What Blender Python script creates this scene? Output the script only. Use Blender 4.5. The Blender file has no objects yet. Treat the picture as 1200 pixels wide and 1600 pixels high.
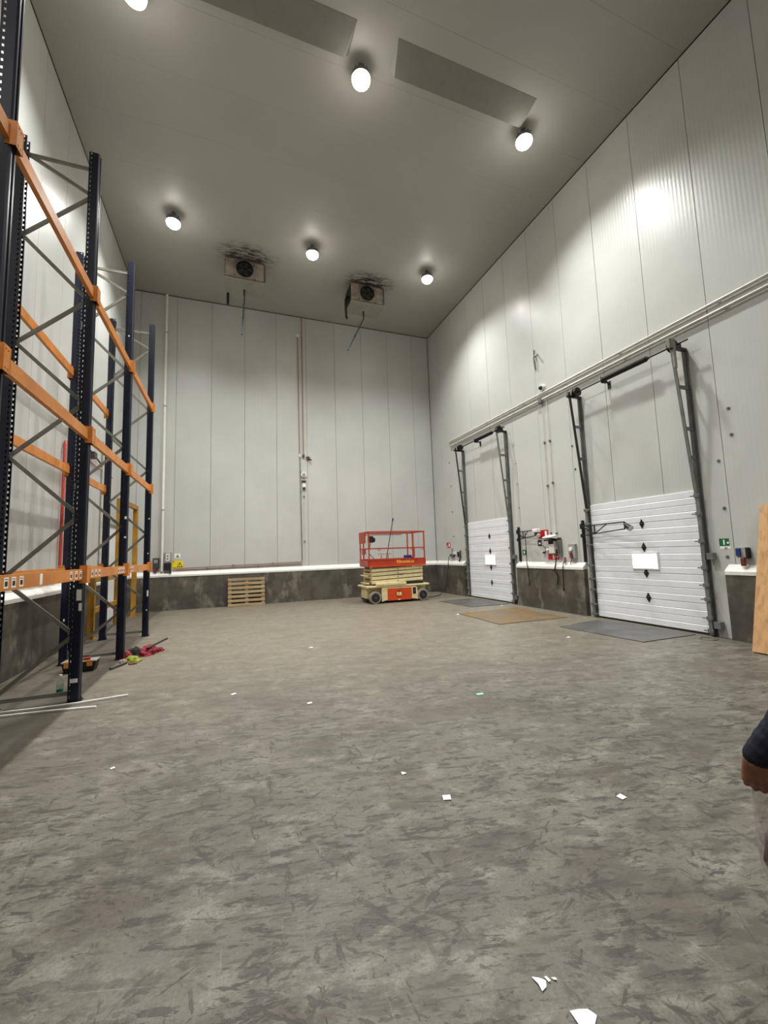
import bpy, bmesh, math, random
from mathutils import Vector, Matrix, noise
random.seed(7)
scene = bpy.context.scene
col = scene.collection

# ------------------------------------------------------------------ camera, world, light, exposure
XR, XL, YB, YF, H = 7.786, -3.034, 14.916, -8.0, 10.585     # room faces (metres)
CAM_Z, F_PX = 1.6, 644.29
YAW, PITCH, ROLL = 0.3583, 0.0982, -0.0327
cy, sy, cp, sp = math.cos(YAW), math.sin(YAW), math.cos(PITCH), math.sin(PITCH)
fwd = Vector((sy * cp, cy * cp, sp)); rgt = Vector((cy, -sy, 0)); upv = rgt.cross(fwd)
r2 = math.cos(ROLL) * rgt + math.sin(ROLL) * upv
u2 = -math.sin(ROLL) * rgt + math.cos(ROLL) * upv
cam = bpy.data.cameras.new('camera'); camo = bpy.data.objects.new('camera', cam); col.objects.link(camo)
cam.sensor_fit = 'HORIZONTAL'; cam.sensor_width = 36.0; cam.lens = F_PX / 1200 * 36.0
cam.clip_start = 0.05; cam.clip_end = 100
mw = Matrix.Identity(4)
for i, v in enumerate((r2, u2, -fwd)):
    for j in range(3): mw[j][i] = v[j]
mw[2][3] = CAM_Z
camo.matrix_world = mw
scene.camera = camo
world = bpy.data.worlds.new('world'); scene.world = world; world.use_nodes = True
world.node_tree.nodes['Background'].inputs[0].default_value = (0.02, 0.02, 0.02, 1)
world.node_tree.nodes['Background'].inputs[1].default_value = 0.0
vs = scene.view_settings
vs.view_transform = 'Standard'; vs.look = 'None'; vs.gamma = 1.0; vs.use_curve_mapping = False
vs.exposure = 0.0
LAMP_W = 1480.0            # watts of each high-bay lamp
LAMP_ANGLE = 134; LAMP_BLEND = 1.0
LAMP_COL = (1.0, 0.99, 0.955)
LENS_STRENGTH = 44.0

# ------------------------------------------------------------------ helpers
ORG = {}
class MB:
    """collects shapes in world coordinates; build() links them as one mesh object"""
    def __init__(s): s.v = []; s.f = []; s.m = []; s.mi = 0
    def add(s, vs_, fs_):
        b = len(s.v); s.v += [tuple(p) for p in vs_]
        for f in fs_: s.f.append(tuple(i + b for i in f)); s.m.append(s.mi)
        return s
    def box(s, a, b, rot=None, piv=None):
        x0, y0, z0 = a; x1, y1, z1 = b
        if x0 > x1: x0, x1 = x1, x0
        if y0 > y1: y0, y1 = y1, y0
        if z0 > z1: z0, z1 = z1, z0
        p = [Vector(q) for q in ((x0,y0,z0),(x1,y0,z0),(x1,y1,z0),(x0,y1,z0),(x0,y0,z1),(x1,y0,z1),(x1,y1,z1),(x0,y1,z1))]
        if rot is not None:
            c = Vector(piv) if piv is not None else Vector(((x0+x1)/2,(y0+y1)/2,(z0+z1)/2))
            p = [c + rot @ (q - c) for q in p]
        return s.add(p, [(0,3,2,1),(4,5,6,7),(0,1,5,4),(1,2,6,5),(2,3,7,6),(3,0,4,7)])
    def cbox(s, c, d, rot=None):
        return s.box([c[i]-d[i]/2 for i in range(3)], [c[i]+d[i]/2 for i in range(3)], rot)
    def bar(s, p0, p1, w, h, up=(0,0,1)):
        p0, p1 = Vector(p0), Vector(p1); d = (p1-p0).normalized(); u = Vector(up)
        a = d.cross(u)
        if a.length < 1e-4: a = d.cross(Vector((1,0,0)))
        a.normalize(); b = a.cross(d).normalized()
        q = []
        for p in (p0, p1):
            for sa, sb in ((-1,-1),(1,-1),(1,1),(-1,1)): q.append(p + a*sa*w/2 + b*sb*h/2)
        return s.add(q, [(3,2,1,0),(4,5,6,7),(0,1,5,4),(1,2,6,5),(2,3,7,6),(3,0,4,7)])
    def cyl(s, p0, p1, r, n=14, r1=None):
        p0, p1 = Vector(p0), Vector(p1); d = (p1-p0).normalized(); r1 = r if r1 is None else r1
        a = d.orthogonal().normalized(); b = d.cross(a)
        q = []
        for p, rr in ((p0, r), (p1, r1)):
            for i in range(n):
                t = 2*math.pi*i/n; q.append(p + (a*math.cos(t)+b*math.sin(t))*rr)
        fs = [(i, (i+1) % n, n+(i+1) % n, n+i) for i in range(n)] + [tuple(range(n-1,-1,-1)), tuple(range(n, 2*n))]
        return s.add(q, fs)
    def tube(s, pts, r, n=8):
        pts = [Vector(p) for p in pts]; q = []; a = None
        for k, p in enumerate(pts):
            d = (pts[min(k+1,len(pts)-1)] - pts[max(k-1,0)]).normalized()
            if a is None: a = d.orthogonal().normalized()
            a = (a - d*a.dot(d)); a = a.normalized() if a.length > 1e-5 else d.orthogonal().normalized()
            b = d.cross(a)
            for i in range(n):
                t = 2*math.pi*i/n; q.append(p + (a*math.cos(t)+b*math.sin(t))*r)
        fs = []
        for k in range(len(pts)-1):
            for i in range(n): fs.append((k*n+i, k*n+(i+1) % n, (k+1)*n+(i+1) % n, (k+1)*n+i))
        fs += [tuple(range(n-1,-1,-1)), tuple(range((len(pts)-1)*n, len(pts)*n))]
        return s.add(q, fs)
    def extrude(s, prof, vec):
        vec = Vector(vec); n = len(prof); q = [Vector(p) for p in prof] + [Vector(p)+vec for p in prof]
        return s.add(q, [(i, (i+1) % n, n+(i+1) % n, n+i) for i in range(n)] + [tuple(range(n-1,-1,-1)), tuple(range(n, 2*n))])
    def ring(s, c, axis, r0, r1, t, n=32):
        """flat ring with thickness t along axis"""
        c, d = Vector(c), Vector(axis).normalized(); a = d.orthogonal().normalized(); b = d.cross(a); q = []
        for rr, h in ((r0,-t/2),(r1,-t/2),(r1,t/2),(r0,t/2)):
            for i in range(n):
                th = 2*math.pi*i/n; q.append(c + (a*math.cos(th)+b*math.sin(th))*rr + d*h)
        fs = []
        for k in range(4):
            k2 = (k+1) % 4
            for i in range(n): fs.append((k*n+i, k*n+(i+1) % n, k2*n+(i+1) % n, k2*n+i))
        return s.add(q, fs)
    def sphere(s, c, r, sc=(1,1,1), nu=16, nv=10):
        c = Vector(c); q = [c+Vector((0,0,r*sc[2]))]
        for j in range(1, nv):
            ph = math.pi*j/nv
            for i in range(nu):
                t = 2*math.pi*i/nu
                q.append(c+Vector((r*sc[0]*math.sin(ph)*math.cos(t), r*sc[1]*math.sin(ph)*math.sin(t), r*sc[2]*math.cos(ph))))
        q.append(c-Vector((0,0,r*sc[2]))); L = len(q)-1
        fs = [(0, 1+i, 1+(i+1) % nu) for i in range(nu)]
        for j in range(nv-2):
            for i in range(nu):
                fs.append((1+j*nu+i, 1+(j+1)*nu+i, 1+(j+1)*nu+(i+1) % nu, 1+j*nu+(i+1) % nu))
        fs += [(L, 1+(nv-2)*nu+(i+1) % nu, 1+(nv-2)*nu+i) for i in range(nu)]
        return s.add(q, fs)
    def build(s, name, mats, parent=None, smooth=False, bevel=0.0, loc=None, solid=0.0):
        o0 = ORG[parent.name] if parent is not None else (Vector(loc) if loc is not None else Vector((0,0,0)))
        me = bpy.data.meshes.new(name)
        me.from_pydata([tuple(Vector(p)-o0) for p in s.v], [], s.f)
        if not isinstance(mats, (list, tuple)): mats = [mats]
        for m in mats: me.materials.append(m)
        me.polygons.foreach_set('material_index', s.m)
        bm = bmesh.new(); bm.from_mesh(me); bmesh.ops.recalc_face_normals(bm, faces=bm.faces); bm.to_mesh(me); bm.free()
        if smooth:
            me.polygons.foreach_set('use_smooth', [True]*len(me.polygons))
            try: me.set_sharp_from_angle(angle=math.radians(38))
            except Exception: pass
        me.update()
        o = bpy.data.objects.new(name, me); col.objects.link(o)
        if parent is not None: o.parent = parent
        else: o.location = o0
        ORG[o.name] = o0
        if solid:
            md = o.modifiers.new('sheet', 'SOLIDIFY'); md.thickness = solid; md.offset = -1
        if bevel:
            md = o.modifiers.new('edge', 'BEVEL'); md.width = bevel; md.segments = 2; md.limit_method = 'ANGLE'
        return o
def tag(o, label=None, cat=None, group=None, kind=None):
    if label: o['label'] = label
    if cat: o['category'] = cat
    if group: o['group'] = group
    if kind: o['kind'] = kind
    return o
def thing(name, loc, label=None, cat=None, group=None, kind=None):
    o = bpy.data.objects.new(name, None); col.objects.link(o); o.location = loc
    o.empty_display_size = 0.1
    ORG[o.name] = Vector(loc)
    return tag(o, label, cat, group, kind)
def dup(root, loc, rotz=None, label=None, group=None):
    r = root.copy(); col.objects.link(r); r.location = loc
    ORG[r.name] = Vector(loc)
    if rotz is not None: r.rotation_euler = (0, 0, rotz)
    if label: r['label'] = label
    if group: r['group'] = group
    for ch in list(root.children):
        c = ch.copy(); col.objects.link(c); c.parent = r
        for g in list(ch.children):
            d = g.copy(); col.objects.link(d); d.parent = c
    return r
def text_part(body, size, origin, xdir, ydir, mat, parent, name='lettering', depth=0.002, bold=0.0):
    cu = bpy.data.curves.new('tmp_text', 'FONT'); cu.body = body; cu.size = size; cu.extrude = depth; cu.offset = bold
    cu.align_x = 'CENTER'; cu.align_y = 'CENTER'; cu.resolution_u = 3
    to = bpy.data.objects.new('tmp_text', cu); col.objects.link(to)
    bpy.context.view_layer.update()
    me = bpy.data.meshes.new_from_object(to.evaluated_get(bpy.context.evaluated_depsgraph_get()))
    bpy.data.objects.remove(to); bpy.data.curves.remove(cu)
    X, Y = Vector(xdir).normalized(), Vector(ydir).normalized(); Z = X.cross(Y)
    m = Matrix.Identity(4)
    for i, v in enumerate((X, Y, Z)):
        for j in range(3): m[j][i] = v[j]
    o0 = ORG[parent.name]
    for j in range(3): m[j][3] = origin[j]-o0[j]
    me.transform(m); me.materials.clear(); me.materials.append(mat); me.name = name
    o = bpy.data.objects.new(name, me); col.objects.link(o); o.parent = parent; ORG[o.name] = o0
    return o

# ------------------------------------------------------------------ materials
def lin(c):
    r = []
    for x in c:
        x = x/255.0
        r.append(x/12.92 if x <= 0.04045 else ((x+0.055)/1.055)**2.4)
    return (r[0], r[1], r[2], 1.0)
def shade(c, k): return tuple(min(1.0, x*k) for x in c[:3]) + (1.0,)
class NT:
    def __init__(s, name):
        s.m = bpy.data.materials.new(name); s.m.use_nodes = True; s.t = s.m.node_tree; s.n = s.t.nodes
        s.b = s.n['Principled BSDF']; s.pos = None
    def node(s, typ, **kw):
        o = s.n.new(typ)
        for k, v in kw.items(): setattr(o, k, v)
        return o
    def link(s, a, b): s.t.links.new(a, b)
    def P(s):
        if s.pos is None: s.pos = s.node('ShaderNodeNewGeometry').outputs['Position']
        return s.pos
    def mapping(s, scale=(1,1,1), rot=(0,0,0), loc=(0,0,0)):
        r = s.node('ShaderNodeMapping'); r.inputs['Rotation'].default_value = rot
        s.link(s.P(), r.inputs['Vector'])
        m = s.node('ShaderNodeMapping'); m.inputs['Scale'].default_value = scale; m.inputs['Location'].default_value = loc
        s.link(r.outputs[0], m.inputs['Vector'])
        return m.outputs[0]
    def noise(s, scale=5, detail=3, rough=0.5, vec=None, dist=0.0):
        o = s.node('ShaderNodeTexNoise'); o.inputs['Scale'].default_value = scale; o.inputs['Detail'].default_value = detail
        o.inputs['Roughness'].default_value = rough; o.inputs['Distortion'].default_value = dist
        s.link(vec if vec is not None else s.P(), o.inputs['Vector']); return o.outputs['Fac']
    def ramp(s, fac, a, b, ca=0.0, cb=1.0):
        o = s.node('ShaderNodeMapRange'); o.interpolation_type = 'SMOOTHSTEP'
        s.link(fac, o.inputs['Value']); o.inputs['From Min'].default_value = a; o.inputs['From Max'].default_value = b
        o.inputs['To Min'].default_value = ca; o.inputs['To Max'].default_value = cb
        return o.outputs['Result']
    def math(s, op, a, b=None):
        o = s.node('ShaderNodeMath', operation=op)
        for i, x in enumerate((a, b)):
            if x is None: continue
            if isinstance(x, (int, float)): o.inputs[i].default_value = x
            else: s.link(x, o.inputs[i])
        return o.outputs[0]
    def mix(s, fac, a, b, mode='MIX'):
        o = s.node('ShaderNodeMix', data_type='RGBA', blend_type=mode)
        ins = [i for i in o.inputs if i.type == 'RGBA'] ; f = o.inputs[0]
        if isinstance(fac, (int, float)): f.default_value = fac
        else: s.link(fac, f)
        for sock, x in zip(ins, (a, b)):
            if isinstance(x, tuple): sock.default_value = x
            else: s.link(x, sock)
        return [q for q in o.outputs if q.type == 'RGBA'][0]
    def bump(s, h, strength=0.2, dist=0.01, prev=None):
        o = s.node('ShaderNodeBump'); o.inputs['Strength'].default_value = strength; o.inputs['Distance'].default_value = dist
        s.link(h, o.inputs['Height'])
        if prev is not None: s.link(prev, o.inputs['Normal'])
        s.link(o.outputs[0], s.b.inputs['Normal']); return o.outputs[0]
    def set(s, colr=None, rough=None, metal=None, spec=None):
        if colr is not None:
            if isinstance(colr, tuple): s.b.inputs['Base Color'].default_value = colr
            else: s.link(colr, s.b.inputs['Base Color'])
        if rough is not None:
            if isinstance(rough, (int, float)): s.b.inputs['Roughness'].default_value = rough
            else: s.link(rough, s.b.inputs['Roughness'])
        if metal is not None: s.b.inputs['Metallic'].default_value = metal
        if spec is not None: s.b.inputs['Specular IOR Level'].default_value = spec
        return s.m
def paint(name, c, rough=0.5, metal=0.0, var=0.12, vs_=6.0, bump=0.0, bs=60.0, spec=0.5):
    t = NT(name); base = lin(c)
    n = t.noise(vs_, 4, 0.6)
    t.set(t.mix(t.ramp(n, 0.3, 0.7), shade(base, 1-var), shade(base, 1+var)), rough, metal, spec)
    if bump: t.bump(t.noise(bs, 3), bump, 0.004)
    return t.m
def emit(name, c, strength):
    t = NT(name); t.b.inputs['Base Color'].default_value = lin(c)
    t.b.inputs['Emission Color'].default_value = lin(c); t.b.inputs['Emission Strength'].default_value = strength
    return t.m

def wall_mat(name, axis):
    t = NT(name); base = lin((190, 191, 187))
    n = t.noise(0.6, 4, 0.6); n2 = t.noise(1.0, 4, 0.65, vec=t.mapping((2.5, 2.5, 0.25)))
    c = t.mix(t.ramp(n, 0.3, 0.75), shade(base, 0.93), shade(base, 1.03))
    c = t.mix(t.ramp(n2, 0.52, 0.8, 0, 0.08), c, lin((168, 160, 142)))
    t.set(c, t.ramp(t.noise(1.5, 3), 0.3, 0.7, 0.33, 0.40), 0.0, 0.5)
    w = t.node('ShaderNodeTexWave', wave_type='BANDS', bands_direction=axis, wave_profile='SIN')
    w.inputs['Scale'].default_value = 4.6; w.inputs['Distortion'].default_value = 0.0
    t.link(t.P(), w.inputs['Vector'])
    b = t.bump(w.outputs['Fac'], 0.55, 0.0018)
    t.bump(t.noise(7, 2), 0.05, 0.01, b)
    return t.m
M_wall_x = wall_mat('white_panel_back', 'X')
M_wall_y = wall_mat('white_panel_side', 'Y')
def ceil_mat():
    t = NT('ceiling_panel'); base = lin((170, 168, 161))
    c = t.mix(t.ramp(t.noise(0.5, 4, 0.6), 0.3, 0.75), shade(base, 0.93), shade(base, 1.02))
    # soot and mould around the two coolers
    for (x, y) in ((0.42, 12.15), (4.32, 12.2)):
        d = t.node('ShaderNodeVectorMath', operation='DISTANCE')
        m = t.mapping((1.0, 1.7, 0.0)); t.link(m, d.inputs[0]); d.inputs[1].default_value = (x, y*1.7, 0)
        near = t.ramp(d.outputs['Value'], 0.3, 1.15, 1.0, 0.0)
        blot = t.ramp(t.noise(3.2, 6, 0.72, vec=t.mapping((1.0, 3.2, 1))), 0.40, 0.58)
        c = t.mix(t.math('MULTIPLY', t.math('MULTIPLY', near, blot), 0.95), c, lin((40, 32, 26)))
    t.set(c, 0.42, 0.0, 0.4)
    return t.m
M_ceil = ceil_mat()
M_joint = paint('dark_joint', (84, 82, 75), 0.8)
def floor_mat():
    t = NT('scuffed_concrete')
    g1, g2 = lin((102, 98, 88)), lin((88, 84, 75))
    c = t.mix(t.ramp(t.noise(0.6, 6, 0.65), 0.38, 0.62), g1, g2)
    # pale scrape fields, brown grease patches, grey mottling
    c = t.mix(t.ramp(t.noise(3.0, 8, 0.7, vec=t.mapping((1, 1.6, 1), (0, 0, 0.2), (9.0, 1.0, 0))), 0.50, 0.63, 0, 0.55), c, lin((134, 131, 119)))
    c = t.mix(t.ramp(t.noise(1.3, 9, 0.72, vec=t.mapping((1, 1.5, 1), (0, 0, 0.3), (3.1, 7.7, 0))), 0.50, 0.60, 0, 0.7), c, lin((68, 58, 49)))
    c = t.mix(t.ramp(t.noise(3.6, 9, 0.72, vec=t.mapping((1, 2.0, 1), (0, 0, 0.2), (13.1, 2.7, 0))), 0.51, 0.60, 0, 0.68), c, lin((60, 56, 48)))
    hs = None
    # tyre and fork scuffs: short ragged dashes, mostly across the aisle
    for k, (ang, sx, sy_, lo, hi, amt, cc) in enumerate((
            (0.12, 5.0, 17.0, 0.565, 0.615, 0.85, (45, 42, 36)), (0.3, 4.2, 18.0, 0.575, 0.625, 0.85, (43, 40, 35)), (1.5, 5.5, 18.0, 0.60, 0.65, 0.8, (46, 42, 35)),
            (0.75, 5.0, 16.0, 0.60, 0.65, 0.8, (45, 40, 35)), (-0.5, 5.0, 17.0, 0.60, 0.65, 0.8, (46, 42, 37)),
            (0.2, 11.0, 36.0, 0.57, 0.63, 0.72, (48, 45, 40)), (0.22, 1.2, 14.0, 0.60, 0.65, 0.66, (49, 46, 40)),
            (2.2, 1.2, 16.0, 0.63, 0.68, 0.5, (49, 45, 39)))):
        n = t.noise(1.0, 7, 0.66, vec=t.mapping((sx, sy_, 1), (0, 0, ang), (k*17.3, k*5.9, k*2.2)), dist=0.25)
        msk = t.ramp(t.noise(1.1, 3, 0.5, vec=t.mapping((1, 1, 1), (0, 0, 0), (k*3.7, k*9.1, 0))), 0.38, 0.52)
        f = t.math('MULTIPLY', t.ramp(n, lo, hi, 0, amt), msk)
        c = t.mix(f, c, lin(cc)); hs = f if hs is None else t.math('MAXIMUM', hs, f)
    # faint pale scratches
    for k, (ang, sx, sy_) in enumerate(((0.3, 1.6, 60.0), (1.6, 2.0, 60.0))):
        n = t.noise(1.0, 4, 0.6, vec=t.mapping((sx, sy_, 1), (0, 0, ang), (k*7.3, k*15.9, 4.2)), dist=0.3)
        c = t.mix(t.ramp(n, 0.64, 0.74, 0, 0.25), c, lin((150, 148, 138)))
    c = t.mix(t.ramp(t.noise(70, 4, 0.7), 0.40, 0.68, 0, 0.42), c, lin((64, 61, 55)))
    # tan tone that strengthens towards the far end
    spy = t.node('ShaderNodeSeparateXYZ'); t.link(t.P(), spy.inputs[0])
    far_tan = t.ramp(t.math('ADD', spy.outputs['Y'], t.math('MULTIPLY', t.noise(0.8, 5, 0.65), 3.0)), 3.4, 10.0, 0.0, 0.5)
    c = t.mix(far_tan, c, lin((136, 128, 111)))
    # strip under the racking is darker, with an edge at the rack front
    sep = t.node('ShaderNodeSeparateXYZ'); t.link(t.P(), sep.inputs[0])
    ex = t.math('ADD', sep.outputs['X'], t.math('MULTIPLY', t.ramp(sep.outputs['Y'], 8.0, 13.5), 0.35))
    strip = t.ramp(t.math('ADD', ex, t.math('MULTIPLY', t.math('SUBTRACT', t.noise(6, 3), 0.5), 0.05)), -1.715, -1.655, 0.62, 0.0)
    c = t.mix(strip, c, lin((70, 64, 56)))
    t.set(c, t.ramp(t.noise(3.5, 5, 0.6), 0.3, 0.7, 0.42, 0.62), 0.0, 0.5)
    b = t.bump(t.noise(11, 6, 0.7), 0.35, 0.012)
    t.bump(hs, 0.35, 0.004, b)
    return t.m
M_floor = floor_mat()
def kerb_mat():
    t = NT('kerb_concrete')
    c = t.mix(t.ramp(t.noise(1.6, 6, 0.65), 0.3, 0.72), lin((62, 57, 50)), lin((92, 86, 76)))
    c = t.mix(t.ramp(t.noise(1.0, 5, 0.65, vec=t.mapping((2.2, 2.2, 1.3))), 0.52, 0.66, 0, 0.7), c, lin((124, 118, 107)))
    c = t.mix(t.ramp(t.noise(1.0, 4, 0.6, vec=t.mapping((3.5, 3.5, 0.9), (0, 0, 0), (5, 5, 0))), 0.54, 0.70, 0, 0.6), c, lin((62, 55, 48)))
    t.set(c, 0.75); t.bump(t.noise(30, 4), 0.25, 0.006)
    return t.m
M_kerb = kerb_mat()
M_cap = paint('white_capping', (222, 221, 214), 0.4, var=0.04)
M_rackblue = paint('rack_blue', (13, 18, 40), 0.32, 0.0, 0.2)
M_orange = paint('rack_orange', (204, 128, 54), 0.42, 0.0, 0.14, 4)
M_galv = paint('galvanised', (128, 127, 118), 0.42, 0.3, 0.14)
M_galv_dk = paint('galvanised_worn', (112, 114, 110), 0.42, 0.25, 0.18)
M_black = paint('black_steel', (26, 25, 25), 0.42, 0.2, 0.2)
M_blackmat = paint('black_plastic', (20, 19, 19), 0.6)
M_rubber = paint('rubber', (126, 120, 108), 0.8)
M_doorwhite = paint('door_white', (222, 224, 226), 0.38, 0.0, 0.03)
M_window = emit('daylit_window', (255, 253, 250), 14.0)
M_white = paint('white_plastic', (228, 226, 220), 0.45, 0.0, 0.04)
M_greybox = paint('grey_plastic', (150, 150, 146), 0.5)
M_darkbox = paint('dark_grey_plastic', (64, 60, 56), 0.5)
M_red = paint('sign_red', (176, 22, 34), 0.4, 0, 0.06)
M_redpipe = paint('red_pipe', (190, 72, 58), 0.45)
M_brownred = paint('brown_red_plug', (112, 44, 36), 0.5)
M_green = paint('sign_green', (20, 98, 62), 0.4, 0, 0.05)
M_blue = paint('socket_blue', (28, 46, 108), 0.4)
M_copper = paint('brown_conduit', (150, 122, 108), 0.45)
M_conduit = paint('grey_conduit', (196, 194, 184), 0.45)
M_yellow = paint('sign_yellow', (232, 206, 30), 0.4, 0, 0.04)
M_yelsteel = paint('yellow_steel', (158, 114, 28), 0.45, 0.0, 0.22, 3)
M_ink = paint('black_ink', (24, 22, 20), 0.6)
M_greenink = paint('green_ink', (110, 128, 70), 0.6)
M_casing = paint('cooler_casing', (142, 133, 122), 0.45, 0.2, 0.3, 4)
M_tray = paint('cooler_tray', (146, 141, 131), 0.5, 0.0, 0.1, 4)
M_bluepipe = paint('blue_grey_pipe', (46, 60, 64), 0.45)
M_lens = emit('lamp_lens', (255, 250, 236), LENS_STRENGTH)
M_liftred = paint('lift_red', (166, 54, 26), 0.4, 0.0, 0.12)
M_liftorange = paint('lift_orange', (196, 66, 18), 0.4, 0.0, 0.08)
M_liftcream = paint('lift_cream', (214, 198, 152), 0.42, 0.0, 0.08)
M_text = paint('lettering_yellow', (244, 164, 60), 0.5, 0, 0.02)
M_logo = paint('logo_cream', (246, 214, 150), 0.5, 0, 0.02)
M_logodark = paint('logo_maroon', (120, 24, 24), 0.5, 0, 0.02)
M_paper = paint('paper', (236, 234, 228), 0.7, 0, 0.03)
M_mint = paint('mint_card', (140, 226, 180), 0.6, 0, 0.03)
def wood(name, c1, c2, axis='Z', sc=1.0, knots=True):
    t = NT(name)
    scale = {'Z': (14, 14, 0.9), 'X': (0.9, 14, 14), 'Y': (14, 0.9, 14)}[axis]
    n = t.noise(1.0, 5, 0.6, vec=t.mapping(tuple(q*sc for q in scale)), dist=0.6)
    c = t.mix(t.ramp(n, 0.35, 0.68), lin(c1), lin(c2))
    if knots:
        v = t.node('ShaderNodeTexVoronoi', feature='F1'); v.inputs['Scale'].default_value = 3.0
        t.link(t.mapping((1, 1, 0.7)), v.inputs['Vector'])
        c = t.mix(t.ramp(v.outputs['Distance'], 0.09, 0.2, 0.85, 0.0), c, lin((92, 58, 34)))
    t.set(c, 0.65); t.bump(n, 0.15, 0.003)
    return t.m
M_pine = wood('pine_board', (190, 148, 98), (162, 120, 74))
M_pallet = wood('pallet_wood', (172, 150, 116), (146, 122, 90), 'X', 1.0, False)
M_plate_grey = paint('leveller_plate_grey', (92, 91, 88), 0.5, 0.35, 0.22, 2.5, 0.2, 40)
def rust():
    t = NT('rusty_plate')
    c = t.mix(t.ramp(t.noise(1.4, 6, 0.68), 0.35, 0.66), lin((98, 88, 74)), lin((122, 96, 58)))
    c = t.mix(t.ramp(t.noise(4.5, 5, 0.7), 0.52, 0.7, 0, 0.6), c, lin((80, 68, 52)))
    t.set(c, 0.6, 0.1); t.bump(t.noise(30, 4), 0.2, 0.004); return t.m
M_rust = rust()

# ------------------------------------------------------------------ room shell
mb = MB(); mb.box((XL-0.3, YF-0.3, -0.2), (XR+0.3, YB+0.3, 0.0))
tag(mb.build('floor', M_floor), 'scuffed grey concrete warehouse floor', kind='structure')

def wall_backing(name, a, b, label):
    m = MB(); m.box(a, b); return tag(m.build(name, M_joint), label, kind='structure')
GAP = 0.0045
TOP = H - 0.022
D1 = (10.12, 12.43); D2 = (4.87, 7.18); DH = 2.53          # dock door openings on the right wall
D3 = (12.3, 13.85); D3H = 2.6                               # door in the left wall
def seams(start, pitch, lo, hi):
    k = math.floor((lo-start)/pitch); out = [lo]
    while True:
        k += 1; q = start+pitch*k
        if q >= hi-0.05: break
        if q > lo+0.05: out.append(q)
    return out+[hi]
wr = wall_backing('wall_right', (XR+0.03, YF-0.1, 0), (XR+0.16, YB+0.1, H), 'white insulated panel wall with two dock doors')
s = seams(5.465, 1.0735, YF, YB-0.012)
def side_panel(x0, x1, y0, y1, doors, parent):
    m = MB(); a, b = y0+GAP, y1-GAP; cuts = [a, b]
    for d0, d1, dh in doors:
        for q in (d0, d1):
            if a < q < b: cuts.append(q)
    cuts.sort()
    for c0, c1 in zip(cuts, cuts[1:]):
        mid = (c0+c1)/2; z0 = 0.0
        for d0, d1, dh in doors:
            if d0 < mid < d1: z0 = dh
        m.box((x0, c0, z0), (x1, c1, TOP))
    return m.build('panel', M_wall_y, parent)
for y0, y1 in zip(s, s[1:]): side_panel(XR, XR+0.04, y0, y1, [(D1[0], D1[1], DH), (D2[0], D2[1], DH)], wr)
wl = wall_backing('wall_left', (XL-0.16, YF-0.1, 0), (XL-0.03, YB+0.1, H), 'white insulated panel wall behind the racking')
s = seams(0.42, 1.08, YF, YB-0.012)
for y0, y1 in zip(s, s[1:]): side_panel(XL-0.04, XL, y0, y1, [(D3[0], D3[1], D3H)], wl)
wb = wall_backing('wall_back', (XL-0.16, YB+0.03, 0), (XR+0.16, YB+0.16, H), 'white insulated panel wall at the far end')
s = seams(0.462, 1.0915, XL+0.012, XR-0.012)
for x0, x1 in zip(s, s[1:]):
    m = MB(); m.box((x0+GAP, YB, 0), (x1-GAP, YB+0.04, TOP)); m.build('panel', M_wall_x, wb)
wf = wall_backing('wall_front', (XL-0.16, YF-0.16, 0), (XR+0.16, YF-0.03, H), 'white insulated panel wall behind the viewpoint')
for x0, x1 in zip(s, s[1:]):
    m = MB(); m.box((x0+GAP, YF-0.04, 0), (x1-GAP, YF, TOP)); m.build('panel', M_wall_x, wf)
cb = wall_backing('ceiling', (XL-0.16, YF-0.16, H+0.03), (XR+0.16, YB+0.16, H+0.16), 'pale insulated panel ceiling with dirt round the coolers')
s = seams(9.9, 1.12, YF, YB-0.01)
for y0, y1 in zip(s, s[1:]):
    m = MB(); m.box((XL+0.01, y0+0.0012, H), (XR-0.01, y1-0.0012, H+0.04)); m.build('panel', M_ceil, cb)
# sloped ceiling box, in two lengths with a gap at the lamp
M_box = paint('ceiling_box', (128, 126, 120), 0.5, 0.0, 0.05)  # shade of the slope facing away from the lamps is put into this grey
def wedge(name, xa, xb, ia, ib, label):
    m = MB(); D = 0.12
    q = [(xa, 5.8, H-0.004), (xb, 5.8, H-0.004), (xb-ib, 6.31, H-D), (xa+ia, 6.31, H-D), (xa, 5.8, H+0.01), (xb, 5.8, H+0.01), (xb, 6.34, H+0.01), (xa, 6.34, H+0.01)]
    m.add(q, [(0, 1, 2, 3), (3, 2, 6, 7), (0, 4, 5, 1), (0, 3, 7, 4), (1, 5, 6, 2), (4, 7, 6, 5)])
    tag(m.build(name, M_box), label, kind='structure')
wedge('trim_1', 2.735, 5.74, 0.12, 0.0, 'sloped ceiling box between two lamps')
wedge('trim_2', XL+0.005, 1.98, 0.0, 0.12, 'sloped ceiling box running to the left wall')

# concrete kerb with sloped white capping along the walls
KT, KZ = 0.12, 1.065
def kerb_run(parent, p0, p1, inward, n_caps):
    """p0,p1: ends on the wall line; inward: unit vector into the room"""
    p0, p1, w = Vector(p0), Vector(p1), Vector(inward)
    d = p1-p0
    prof = [p0, p0+w*KT, p0+w*KT+Vector((0,0,KZ)), p0+Vector((0,0,KZ))]
    MB().extrude(prof, d).build('concrete_kerb', M_kerb, parent)
    n = max(1, n_caps)
    for k in range(n):
        q = p0+d*(k/n); e = d*(1/n)*0.998
        pr = [q+Vector((0,0,KZ-0.012)), q+w*(KT+0.012)+Vector((0,0,KZ-0.012)), q+w*(KT+0.012)+Vector((0,0,KZ+0.045)), q+w*(KT-0.005)+Vector((0,0,KZ+0.07)), q+Vector((0,0,KZ+0.155))]
        MB().extrude(pr, e).build('capping', M_cap, parent)
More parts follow.
